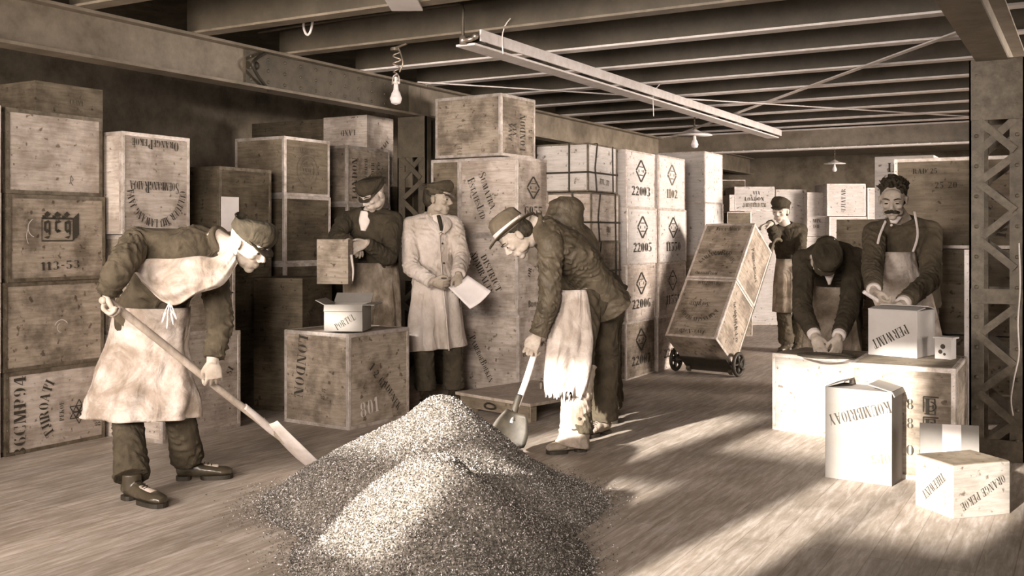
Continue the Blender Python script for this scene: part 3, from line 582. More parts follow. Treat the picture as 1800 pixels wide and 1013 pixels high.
# --- corded bales between the piles
def bale(x, y, z, w_, d, h, mat, label, ms=()):
    r = chest(x, y, z, w_, d, h, mat, label, ms, group='roped chests between the piles', edge='tin_dim', ew=.012, name='roped_chest', cat='roped chest')
    for f in (.40,):
        bm = NB(); pts = [(0.006, -.006, h*f), (.006, d+.006, h*f), (-w_-.006, d+.006, h*f), (-w_-.006, -.006, h*f), (.006, -.006, h*f)]
        for a, b_ in zip(pts, pts[1:]): cyl(bm, a, b_, .008, n=8)
        obj('rope', bm, 'iron', r)
    bm = NB(); q = -w_*.35
    pts = [(q, -.006, 0), (q, -.006, h+.006), (q, d+.006, h+.006)]
    for a, b_ in zip(pts, pts[1:]): cyl(bm, a, b_, .008, n=8)
    pts = [(.006, d*.28, 0), (.007, d*.22, h*.5), (.006, d*.3, h+.006), (-w_, d*.3, h+.006)]
    for a, b_ in zip(pts, pts[1:]): cyl(bm, a, b_, .006, n=8)
    pts = [(.006, d*.86, 0), (.006, d*.84, h+.004)]
    for a, b_ in zip(pts, pts[1:]): cyl(bm, a, b_, .006, n=8)
    obj('rope', bm, 'iron', r)
bale(-3.66, 7.66, 1.66, .50, .58, .405, 'chest_white', 'wrapped roped chest, topmost between the SUMATRA and numbered piles', [('R', .55, .22, .045, -3, '777...77')])
bale(-3.64, 7.68, 1.235, .50, .57, .415, 'chest_pale', 'roped chest second from the top between the two piles', [('R', .6, .25, .05, -8, '118')])
bale(-3.64, 7.70, .82, .50, .57, .41, 'chest_mid', 'plain roped chest third from the top beside chest 22006')
bale(-3.64, 7.70, .41, .50, .57, .405, 'chest_mid', 'roped chest second from the floor behind the right shoveler')
bale(-3.64, 7.70, 0, .50, .57, .405, 'chest_mid', 'roped chest on the floor behind the right shoveler')
# --- tidy numbered pile
cols = [(-3.58, 8.29, .68, ['22007', '22006', '22005', '22003']), (-3.56, 8.99, .72, ['22004', '11551', '11550', '1102'])]
for ci, (x, y, d, ns) in enumerate(cols):
    for k, n_ in enumerate(ns):
        pale = 'chest_white' if k > 1 else ('chest_pale' if (k+ci) > 0 else 'chest_mid')  # whiter wood in upper rows: light on the pile's top put into colour
        mt = {'mat': 'ink_faint'} if (ci == 1 and k == 3) else {}
        chest(x+random.uniform(-.01, .01), y, k*.514, .5, d, .510, pale, 'chest stencilled %s under a diamond mark, %s row of the tidy pile' % (n_, ['lowest', 'second', 'third', 'top'][k]),
              [('R', .5, .66, 1, 0, sx_(e_diamond(.082), 1.5), mt), ('R', .5, .30, .085, 0, n_, {'cond': 1.45, **mt})], group=G_N, edge='tin_edge' if k < 2 else 'tin_edge', ew=.012)
# --- stepped stack right of it
for k, lab in enumerate(['lowest', 'second', 'third', 'topmost']):
    chest(-3.55, 10.28, k*.545, .60, .60, .541, 'chest_mid' if k < 2 else 'chest_white', '%s unmarked chest of the stack behind the numbered pile' % lab, group='unmarked stack behind the numbered pile', ew=.010)
# --- far room
def far(px0, px1, py0, py1, Z, lab, ms=(), mat='chest_white', yaw=30, dd=.6):
    a = C(px0, py1, Z); b_ = C(px1, py1, Z); hh = (py1-py0)/FOC*Z; w_ = (b_-a).length
    p = V3((b_.x, b_.y, max(b_.z, 0)))
    if py1 > 500: hh += p.z; p.z = 0
    return chest(p.x, p.y, p.z, w_-.01, dd, hh-.006, mat, lab, ms, yaw=yaw-.16, group=G_F, edge='tin_edge', ew=.008, jit=.3)
far(1290, 1361, 328, 371, 14.5, 'far room chest lettered LONDON left of the trolley man', [('F', .55, .75, .05, 0, 'VIA'), ('F', .5, .5, .055, 0, 'LONDON'), ('F', .5, .25, .06, 0, 'AMSTERDAM', {'cond': .7, 'mat': 'ink_faint'})])
far(1308, 1370, 371, 436, 14.5, 'far room chest under the LONDON one behind the tilted load')
far(1308, 1370, 436, 506, 14.5, 'far room chest at floor level behind the tilted load')
far(1363, 1417, 333, 415, 14.6, 'blank far room chest right behind the trolley man\'s head')
far(1371, 1415, 416, 505, 14.6, 'far room chest behind the trolley man\'s chest')
far(1418, 1452, 338, 415, 14.4, 'narrow far room chest with short stacked lines', [('F', .5, .35, .05, 0, 'MIN'), ('F', .5, .22, .05, 0, 'DIE')])
far(1416, 1456, 416, 508, 14.4, 'far room chest under the narrow lettered one', [('F', .5, .75, .05, 0, 'TEA')])
far(1453, 1521, 323, 380, 14.2, 'far room chest with upward lettering left of the moustached man, top', [('F', .42, .5, .06, 90, 'TJIATAR')])
far(1457, 1523, 381, 440, 14.2, 'far room chest with upward lettering, second beside the moustached man', [('F', .30, .5, .07, 90, 'PANAROEK', {'cond': .8}), ('F', .8, .4, .05, 90, 'DES', {'mat': 'ink_faint'})])
far(1457, 1523, 441, 512, 14.2, 'far room chest at floor level left of the moustached man')
far(1524, 1580, 330, 420, 14.3, 'blank far room chest behind the moustached man\'s face')
far(1524, 1580, 421, 515, 14.3, 'far room chest hidden behind the moustached man')
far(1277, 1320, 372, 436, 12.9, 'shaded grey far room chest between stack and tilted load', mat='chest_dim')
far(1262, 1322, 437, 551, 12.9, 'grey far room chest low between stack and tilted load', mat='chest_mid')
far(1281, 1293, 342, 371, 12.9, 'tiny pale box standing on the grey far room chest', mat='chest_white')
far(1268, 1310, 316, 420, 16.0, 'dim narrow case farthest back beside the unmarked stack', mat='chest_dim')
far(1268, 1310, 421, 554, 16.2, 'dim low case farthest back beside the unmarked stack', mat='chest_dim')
# --- right: case behind the moustached man, crates seen through the lattice
chest(-.38, 7.72, 1.20, .86, .5, .64, 'board_wood', 'large wooden case with painted marks behind the moustached man, upper', [
    ('F', .24, .86, .036, 0, 'RAD 25'), ('F', .40, .70, .045, 0, '25 20'), ('F', .62, .90, .035, -6, '1 C'), ('F', .70, .82, .035, -25, '2 V'), ('F', .74, .50, .05, 50, 'L S'), ('F', .80, .22, .09, 80, 'RI')], group='cases behind the moustached man', edge='tin_edge', yaw=0)
chest(-.38, 7.70, .60, .84, .5, .59, 'board_wood', 'wooden case in shade behind the moustached man, middle', group='cases behind the moustached man', edge='tin_dim')
chest(-.38, 7.70, 0, .84, .5, .59, 'board_wood', 'wooden case in shade behind the moustached man, lowest', group='cases behind the moustached man', edge='tin_dim')
for k in range(4):
    chest(.62, 7.25+.03*k, .45*k, .78, .5, .445, ['chest_dark', 'chest_dim', 'chest_dark', 'chest_mid'][k], '%s crate of the pile seen through the right lattice column' % ['lowest', 'second', 'third', 'top'][k], [('F', .3, .5, .07, 0, '51 D')], group='crates beyond the right column', yaw=14-5*k)
a, b_ = C(1549, 282, 8.9), C(1631, 280, 8.9)
chest(-1.05, 8.42, 0, .75, .5, 1.42, 'chest_dim', 'tall dim case behind the upper big case, carrying the lettered pale box', group='cases behind the moustached man', edge=None, name='packing_case', cat='case')
chest(-1.07, 8.46, 1.42, .44, .42, .50, 'chest_white', 'pale box with upside-down lettering above the painted case', [('F', .45, .82, .07, 180, 'TSUI'), ('F', .78, .85, .05, 180, 'JM')], group='cases behind the moustached man', edge=None, jit=0)
# --- right foreground
chest(-1.30, 6.60, 0, .56, .50, .505, 'pine', 'pale chest where the stooping man works, a coiled ring on top', yaw=-12, group='chests used as a packing table', jit=0, top='cover_top', ew=.018)
chest(-.616, 5.71, 0, .53, .62, .597, 'chest_mid', 'large chest under the PERWIMT carton, doubled E mark and column of digits', [
    ('F', .77, .66, .085, 0, 'E'), ('F', .77, .48, .085, 0, 'E'), ('F', .77, .66, 1, 0, e_line((-.035, .05), (.04, .05), .008)+e_line((-.035, -.03), (-.035, .05), .006)+e_ring(.028, .007, -120, 90)),
    ('F', .77, .48, 1, 0, e_line((-.035, .05), (.04, .05), .008)+e_line((-.035, -.03), (-.035, .05), .006)+e_ring(.028, .007, -120, 90)),
    ('F', .58, .67, .055, 0, '8'), ('F', .58, .50, .055, 0, '8'), ('F', .58, .26, .055, 0, 'O')], yaw=1, group='chests used as a packing table', jit=0, top='cover_top')
def carton(x, y, z, w_, d, h, label, ms, yaw, mat='carton', sidemat=None, flaps=(), open_top=False, name='carton', lid=True):
    r = empty(name, (x, y, z), (0, 0, R_(yaw)), label, 'carton'); bm = NB(); t = .006
    if open_top:
        bx(bm, -w_, 0, 0, 0, t, h); bx(bm, -w_, d-t, 0, 0, d, h); bx(bm, -t, t, 0, 0, d-t, h); bx(bm, -w_, t, 0, -w_+t, d-t, h); bx(bm, -w_+t, t, 0, -t, d-t, t)
    else: bx(bm, -w_, 0, 0, 0, d, h, None, .003)
    obj('carton_body', bm, mat, r)
    for (hinge_a, hinge_b, out) in flaps:
        a, b_, o_ = V3(hinge_a), V3(hinge_b), V3(out); bm = NB(); n_ = (b_-a).cross(o_).normalized()*t*.5
        vs = [bm.verts.new(q) for q in (a-n_, b_-n_, b_+o_-n_, a+o_-n_, a+n_, b_+n_, b_+o_+n_, a+o_+n_)]
        for f in ((0, 1, 2, 3), (7, 6, 5, 4), (0, 4, 5, 1), (1, 5, 6, 2), (2, 6, 7, 3), (3, 7, 4, 0)): bm.faces.new([vs[i] for i in f])
        obj('flap', bm, mat, r)
    marks(r, ms, w_, d, h, .0015); return r
carton(-.895, 5.49, 0, .345, .23, .485, 'tall white carton with a slanting upside-down KOUMBRIOAY name standing on the floor', [('F', .52, .74, .058, 198, 'KOUMBRIOAY', {'cond': .68}), ('F', .84, .28, .045, 188, 'OP5', {'mat': 'ink_faint'})], -5,
       flaps=[((-.345, .004, .485), (-.345, .226, .485), (.10, 0, .035)), ((-.001, .004, .485), (-.001, .226, .485), (-.12, 0, .03)), ((0, .004, .485), (0, .226, .485), (.012, 0, -.025))])
r = carton(-.55, 5.0, 0, .255, .32, .243, 'low white carton at lower right, THEEWINT on its left side', [('F', .50, .50, .040, 222, 'THEEWINT', {'cond': .70}), ('R', .52, .45, .040, 207, 'ORANGE PEKOE', {'cond': .70})], -43, mat='pine')
o = obj('top_board', bx(NB(), -.25, .004, .243, -.004, .316, .247), 'cover_top', r)
bm = NB(); bx(bm, -.27, 0, 0, .0, .012, .25); bx(bm, -.20, -.003, 0, -.13, .0, .25)
r = empty('loose_board', (-.33, 5.42, .0), None, 'blank white lid board standing upright behind the low carton', 'lid')
p0 = C(1618, 808, 5.10); p1 = C(1722, 808, 5.02)
r.location = (p1.x, p1.y, 0); yw = math.atan2((p1-p0).y, (p1-p0).x); r.rotation_euler = (R_(-4), 0, yw)
bm = NB(); bx(bm, -(p1-p0).length, 0, 0, 0, .012, .345); obj('board_panel', bm, 'carton', r)
bm = NB(); bx(bm, -(p1-p0).length*.62, -.003, 0, -(p1-p0).length*.30, 0, .345); obj('paper_band', bm, 'paper', r)
pc = C(1612, 633, 5.68)
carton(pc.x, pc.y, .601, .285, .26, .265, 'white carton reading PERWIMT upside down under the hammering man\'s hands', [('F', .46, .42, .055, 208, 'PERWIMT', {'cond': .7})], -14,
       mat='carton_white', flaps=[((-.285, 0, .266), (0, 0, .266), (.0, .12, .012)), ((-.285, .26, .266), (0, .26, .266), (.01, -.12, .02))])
pc = C(1672, 628, 5.62)
r = empty('small_tin', (pc.x, pc.y, .601), (0, 0, R_(-16)), 'small pale box with dark round spots on the right table chest', 'tin')
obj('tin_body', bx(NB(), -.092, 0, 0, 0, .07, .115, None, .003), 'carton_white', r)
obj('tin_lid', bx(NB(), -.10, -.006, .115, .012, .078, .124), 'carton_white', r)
marks(r, [('F', .5, .62, 1, 0, e_ring(.014, .014, 0, 360, 12)), ('F', .35, .36, 1, 0, e_ring(.012, .012, 0, 360, 12)), ('F', .6, .25, 1, 0, e_ring(.008, .008, 0, 360, 10))], .092, .07, .115, .0015)
# coil on the pale chest
pc = C(1452, 616, 6.45); bm = NB()
pc.z = .515
tag(wire('coiled_rope_ring', [V3((math.cos(t*.35)*(.17+.012*math.sin(t*.9)), math.sin(t*.35)*(.135+.01*math.cos(t)), .006+.0003*t)) for t in range(40)], .005, 'iron', None, 6, .02), 'dark thin ring of wire lying on the pale chest under the stooping man\'s hands', 'wire ring').location = pc
# --- white carton on the LONDON chest
pc = C(637, 579, 6.75)
carton(pc.x, pc.y, .650, .262, .24, .178, 'open white carton reading PORTUL on the big LONDON chest', [('F', .55, .36, .045, 30, 'PORTUL', {'cond': .68})], 24, open_top=True,
       flaps=[((-.262, .002, .178), (0, .002, .178), (0, -.012, -.045)), ((-.001, 0, .178), (-.001, .24, .178), (.085, -.01, .0)), ((-.262, .24, .178), (0, .24, .178), (0, .08, .06)), ((-.262, 0, .178), (-.262, .24, .178), (-.06, 0, .03))])
o = obj('ceiling_card', bx(NB(), -.09, -.16, 0, .09, .16, .012), 'paper'); o.location = (-3.35, 4.62, 2.588); o.rotation_euler = (0, 0, .5); tag(o, 'small white card fixed under a near joist at the top picture edge', 'card')  # flat card added in place of a lamp shade's visible rim
# ================================================================== tea pile
def tea_height():
    src = [(C(775, 680, 4.95), .60, .90), (C(700, 722, 5.0), .43, .74), (C(640, 765, 5.0), .30, .56), (C(575, 815, 4.95), .15, .30), (C(865, 770, 5.1), .24, .46), (C(915, 815, 5.2), .13, .30), (C(640, 825, 4.75), .17, .40),
           (C(775, 790, 4.05), .50, .66), (C(725, 840, 4.15), .36, .56), (C(850, 860, 3.98), .34, .52), (C(800, 930, 3.75), .25, .52), (C(655, 890, 4.2), .15, .32)]
    n = 420; x0, x1, y0, y1 = -4.0, -1.55, 2.45, 5.45
    xs, ys = np.meshgrid(np.linspace(x0, x1, n), np.linspace(y0, y1, n)); hs = np.full_like(xs, -1.0)
    warp = np.zeros_like(xs); rg = np.random.RandomState(3)
    for f in (2.2, 4.1, 7.7, 14, 27):
        for _ in range(4):
            a, p = rg.rand()*6.28, rg.rand()*6.28; warp += np.sin((xs*math.cos(a)+ys*math.sin(a))*f*2.2+p)/f*.16
    K = 26.0; acc = np.zeros_like(xs)
    for p, h, r in src:
        d = np.sqrt((xs-p.x)**2+(ys-p.y)**2)/r+warp*.45; z = h*(1-d); z = np.where(d > .80, h*.20*np.exp(-(d-.80)*6)-.055*(1-np.exp(-np.maximum(d-.8, 0)*9)), z)
        z = np.minimum(z, h*.94-.0*d); acc += np.exp(K*z)
    hs = np.log(acc+1e-9)/K-.062
    hs += warp*.05+rg.randn(n, n)*.0022
    return xs, ys, hs
xs, ys, hs = tea_height(); n = xs.shape[0]
keep = hs > -.006; idx = -np.ones(n*n, int); sel = np.where(keep.ravel())[0]; idx[sel] = np.arange(len(sel))
vx = np.stack([xs.ravel()[sel], ys.ravel()[sel], hs.ravel()[sel]], 1)
I = idx.reshape(n, n); q = np.stack([I[:-1, :-1], I[:-1, 1:], I[1:, 1:], I[1:, :-1]], -1).reshape(-1, 4); q = q[(q >= 0).all(1)]
rg = np.random.RandomState(5); NF = 230000
fi = rg.choice(sel[(hs.ravel()[sel] > .001)], NF); gx = (xs[0, 1]-xs[0, 0])
cx = xs.ravel()[fi]+(rg.rand(NF)-.5)*gx; cy = ys.ravel()[fi]+(rg.rand(NF)-.5)*gx; cz = hs.ravel()[fi]+.001
# strays on the floor round the foot of the pile
ns = 9000; fk = rg.choice(sel[(hs.ravel()[sel] < .03)], ns); sx = xs.ravel()[fk]+rg.randn(ns)*.055; sy_ = ys.ravel()[fk]+rg.randn(ns)*.055
ii = np.clip(((sx+4.0)/gx).astype(int), 0, n-1); jj = np.clip(((sy_-2.45)/(ys[1, 0]-ys[0, 0])).astype(int), 0, n-1); sz = np.maximum(hs[jj, ii], 0)+.003
cx = np.concatenate([cx, sx]); cy = np.concatenate([cy, sy_]); cz = np.concatenate([cz, sz]); nf = len(cx)
u = rg.randn(nf, 3); u /= np.linalg.norm(u, axis=1)[:, None]; w2 = np.cross(u, rg.randn(nf, 3)); w2 /= np.linalg.norm(w2, axis=1)[:, None]
ln = (.002+.003*rg.rand(nf))[:, None]; wd = (.001+.0011*rg.rand(nf))[:, None]; cc = np.stack([cx, cy, cz], 1); up_ = np.array([0, 0, .0025])
fv = np.stack([cc-u*ln-w2*wd, cc-u*ln+w2*wd+up_*0, cc+u*ln+w2*wd, cc+u*ln-w2*wd], 1); fv[:, :, 2] = np.maximum(fv[:, :, 2], .0008)
fv = fv.reshape(-1, 3); off = len(vx); fq = (np.arange(nf*4)+off).reshape(-1, 4)
me = bpy.data.meshes.new('tea_pile'); allv = np.concatenate([vx, fv]); allq = np.concatenate([q, fq])
me.vertices.add(len(allv)); me.vertices.foreach_set('co', allv.ravel()); me.loops.add(allq.size); me.loops.foreach_set('vertex_index', allq.ravel())
me.polygons.add(len(allq)); me.polygons.foreach_set('loop_start', np.arange(0, allq.size, 4)); me.polygons.foreach_set('loop_total', np.full(len(allq), 4)); me.update(calc_edges=True)
tone = np.concatenate([.1+.5*rg.rand(len(vx))**2, np.repeat(rg.rand(nf)**2.2, 4)]).astype(np.float32)
at = me.attributes.new('tone', 'FLOAT', 'POINT'); at.data.foreach_set('value', tone)
tag(mesh_obj('tea_pile', me, 'tea'), 'two merging heaps of loose tea leaves spilled over the plank floor', 'tea', None, 'stuff')

# ================================================================== low platform scale with weights
fp = C(930, 743, 6.98)
r = empty('scale_platform', (fp.x, fp.y, 0), (0, 0, R_(-15)), 'low wooden platform with an iron ring handle behind the tea heap', 'platform')
obj('top_board', bx(NB(), -.74, -.02, .112, .03, .82, .135, None, .003), 'handle_wood', r)
obj('front_board', bx(NB(), -.70, 0, .03, 0, .022, .112), 'board_wood', r)
for y in (0.005, .72): obj('leg', bx(NB(), -.16, y, 0, .01, y+.06, .112), 'board_wood', r); obj('leg', bx(NB(), -.71, y, 0, -.58, y+.06, .112), 'board_wood', r)
bm = NB(); tube(bm, [V3((-.37+.055*math.cos(t*.524), -.022-.004*math.sin(t), .072+.02*math.sin(t*.524))) for t in range(13)], .006, 8, None, .008); obj('ring_handle', bm, 'iron', r, True)
wp = C(967, 682, 7.62)
for k, (dx, dy, s) in enumerate(((0, 0, 1.25), (-.06, -.03, .85), (.055, .03, 1.0), (.105, -.02, .8))):
    r = empty('brass_weight', (wp.x+dx, wp.y+dy, .136), None, ['tallest knobbed metal weight at the back of the low platform', 'small knobbed weight left of the tallest one', 'middling knobbed weight just right of the tallest one', 'smallest knobbed weight nearest the right shoveler\'s apron'][k], 'weight', 'weights on the low platform')
    bm = NB(); cyl(bm, (0, 0, 0), (0, 0, .055*s), .022*s, n=20); cyl(bm, (0, 0, .055*s), (0, 0, .065*s), .022*s, .010*s, 20); obj('weight_body', bm, 'brass_dim', r)
    bm = NB(); cyl(bm, (0, 0, .062*s), (0, 0, .078*s), .007*s); blob(bm, (0, 0, .085*s), (.015*s, .015*s, .009*s), None, 2); obj('weight_knob', bm, 'brass_dim', r, True)

# ================================================================== hand truck with two chests
TH_ = math.atan2(.6, .79); A = C(1258, 597, 9.0)
rotm = Matrix.Rotation(R_(-9.2), 3, 'Z') @ Matrix(((1, 0, 0), (0, math.cos(TH_), math.sin(TH_)), (0, -math.sin(TH_), math.cos(TH_))))   # local z -> up the load, local y -> into the truck
eul = rotm.to_euler()
def tilt(u, b_=0): return A+rotm @ V3((0, b_, u))
load = [('F', .5, .90, .045, 0, 'Java-Nord', {'caps': True}), ('F', .5, .45, .042, 0, 'KAMANGLIN OELONG', {'arc': .20, 'cond': .8}), ('F', .5, .47, .055, 0, 'SoemRed', {'caps': True}), ('F', .38, .10, .045, 0, 'OrangePekoe', {'caps': True, 'cond': .75})]
load2 = [('F', .5, .10, .045, 180, 'Java-Nord', {'caps': True}), ('F', .5, .30, .042, 180, 'KAMANGLIN OELONG', {'arc': .20, 'cond': .8}), ('F', .45, .56, .055, 180, 'SoemRed', {'caps': True, 'cond': .8}), ('F', .5, .92, .045, 180, 'OrangePekoe', {'caps': True, 'cond': .75})]
pA = tilt(0); pB = tilt(.655)
chest(pA.x, pA.y, pA.z, .515, .46, .648, 'chest_mid', 'lower chest on the tilted hand truck, SUMATRA ESTATES on its bright side', load2+[('R', .42, .60, .055, -40, 'Sumatra', {'caps': True}), ('R', .58, .45, .055, -40, 'EstatesLtd', {'caps': True, 'cond': .8})], rot=eul, group='chests on the hand truck')
chest(pB.x, pB.y, pB.z, .515, .46, .648, 'chest_mid', 'upper chest on the tilted hand truck with a slanting long name', load+[('R', .5, .5, .055, -40, 'PameroeBoeken', {'caps': True, 'cond': .72})], rot=eul, group='chests on the hand truck')
r = empty('hand_truck', tilt(-.02, .47), eul, 'wheeled hand truck tilted back under two tea chests', 'hand truck')
for x in (-.04, -.475): obj('side_rail', bx(NB(), x-.02, 0, -.04, x+.02, .05, 1.45, None, .004), 'dark_timber', r)
for z in (.1, .5, .9, 1.25): obj('cross_bar', bx(NB(), -.47, .008, z, -.04, .035, z+.05), 'dark_timber', r)
obj('toe_plate', bx(NB(), -.50, -.16, -.012, -.01, .06, .0), 'iron', r)
for x in (-.04, -.475):
    bm = NB(); tube(bm, [V3((x, .03, 1.44)), V3((x, .05, 1.52)), V3((x, .11, 1.58)), V3((x, .17, 1.60))], .016, 10); obj('handle_grip', bm, 'dark_timber', r, True)
ax = rotm.inverted() @ (V3((0, 0, 0)))
wc_world = C(1333, 645, 9.08); wc_world.z = .115; wl = rotm.inverted() @ (wc_world-tilt(-.02, .47)); wl.x = 0
bm = NB(); cyl(bm, (.06, wl.y, wl.z), (-.57, wl.y, wl.z), .012, n=10); obj('axle', bm, 'iron', r)
for x in (.065, -.58):
    bm = NB(); ringp = [V3((x, wl.y+.098*math.cos(a), wl.z+.098*math.sin(a))) for a in [k*math.pi/16 for k in range(33)]]
    tube(bm, ringp, .017, 10, None, .02); cyl(bm, (x-.03, wl.y, wl.z), (x+.03, wl.y, wl.z), .028)
    for k in range(5):
        a = k*2*math.pi/5; beam(bm, (x, wl.y, wl.z), (x, wl.y+.09*math.cos(a), wl.z+.09*math.sin(a)), .014, .03, V3((1, 0, 0)))
    obj('wheel', bm, 'iron', r, True)
for x in (-.04, -.475):
    bm = NB(); beam(bm, (x, .03, .18), (x, wl.y, wl.z), .02, .03, V3((1, 0, 0))); obj('axle_bracket', bm, 'iron', r)
# ================================================================== people
def frame(face, up):
    y = V3(face).normalized(); u = V3(up); x = y.cross(u).normalized(); z = x.cross(y); return Matrix((x, y, z)).transposed()
def head_shapes(bm, c, Mx, s=1.0):
    """skull, jaw, brow, nose, lips, chin, ears; +Y is the face direction"""
    t = bmesh.new()
    def B(p, r, rot=None, sub=3): blob(t, p, r, rot, sub)
    B((0, -.022, .038), (.077, .094, .082)); B((0, .020, -.005), (.066, .074, .085)); B((0, .030, -.055), (.055, .056, .052)); B((0, .062, -.095), (.026, .022, .020))
    for sx in (-1, 1):
        B((sx*.046, .020, -.070), (.018, .040, .022)); B((sx*.040, .066, -.020), (.022, .020, .018)); B((sx*.018, .068, -.064), (.022, .020, .026))
        B((sx*.033, .078, .004), (.015, .012, .0095)); B((sx*.081, -.008, -.004), (.008, .019, .031)); B((sx*.086, -.014, .008), (.007, .013, .018)); B((sx*.012, .098, -.032), (.009, .011, .008))
        tube(t, [V3((sx*.012, .086, .026)), V3((sx*.034, .084, .032)), V3((sx*.056, .066, .024))], [.010, .011, .010], 10, None, .006)
    B((0, .060, .050), (.056, .028, .040))
    tube(t, [V3((0, .084, .026)), V3((0, .094, .004)), V3((0, .108, -.018)), V3((0, .112, -.030))], [.009, .010, .0125, .013], 12, None, .005)
    tube(t, [V3((-.024, .078, -.060)), V3((-.010, .090, -.056)), V3((0, .0915, -.058)), V3((.010, .090, -.056)), V3((.024, .078, -.060))], [.004, .006, .006, .006, .004], 8, None, .004)
    tube(t, [V3((-.020, .078, -.068)), V3((0, .090, -.070)), V3((.020, .078, -.068))], [.004, .0065, .004], 8, None, .004)
    t.transform(Matrix.Translation(c) @ (Mx.to_4x4() @ Matrix.Scale(s, 4)))
    me = bpy.data.meshes.new('h'); t.to_mesh(me); t.free(); bm.from_mesh(me); bpy.data.meshes.remove(me)
def rot_about(v, ax, deg): return Quaternion(ax, R_(deg)) @ v
def hand_shapes(bm, w_, F, N_, side=1, curl=(35, 40, 25), thumb=20, s=1.0, spread=8, tc=25):
    """palm and five fingers; F finger direction, N_ palm normal, side +1 right hand, -1 left hand"""
    F = V3(F).normalized(); N_ = V3(N_); N_ = (N_-F*N_.dot(F)).normalized(); S = F.cross(N_)*side; ax = N_.cross(F)*-1
    loft(bm, [(w_-F*.03*s, .026*s, .020*s, N_), (w_+F*.01*s, .030*s, .018*s, N_), (w_+F*.05*s, .040*s, .0165*s, N_), (w_+F*.088*s, .041*s, .013*s, N_)], 14, None, .01)
    K = [(.031, .94, .0095), (.0105, 1.06, .0098), (-.0105, 1.0, .0094), (-.031, .80, .0083)]
    for k, (o, ln, r) in enumerate(K):
        p = w_+F*(.082-(.006 if k == 3 else 0))*s+S*o*s; d = rot_about(F, N_, -side*spread*(1.5-k)*.8)
        if side < 0: d = rot_about(F, N_, spread*(1.5-k)*.8)
        pts = [p-F*.02*s, p]; rr = [r*s, r*s*1.05]; axk = F.cross(N_).normalized()
        for c_, l_ in zip(curl, (.044, .027, .021)):
            cc = c_+(k-1.5)*3; d = rot_about(d, axk, cc); p = p+d*l_*ln*s; pts.append(p.copy()); rr.append(rr[-1]*.93)
        tube(bm, pts, rr, 10, None, .006)
        for q in pts[1:-1]: blob(bm, q, r*s*1.06, None, 2)
    p = w_+F*.022*s+S*.026*s; d = (F*.62+S*.72+N_*math.sin(R_(thumb))*.9).normalized(); pts = [w_+F*.005*s+S*.010*s, p]; rr = [.014*s, .0145*s]
    axt = d.cross(F*.9+N_*.5-S*.4).normalized()
    for l_, c_ in ((.040, tc*.4), (.032, tc), (.025, tc)):
        d = rot_about(d, axt, c_); p = p+d*l_*s; pts.append(p.copy()); rr.append(rr[-1]*.88)
    tube(bm, pts, rr, 10, None, .006)
def limb(bm, pts, radii, front=None, wr=None, n=22, flat=1.0):
    f = front or V3((.2, -.9, .1)); loft(bm, [(p, r*flat, r, f) for p, r in zip(pts, radii)], n, wr)
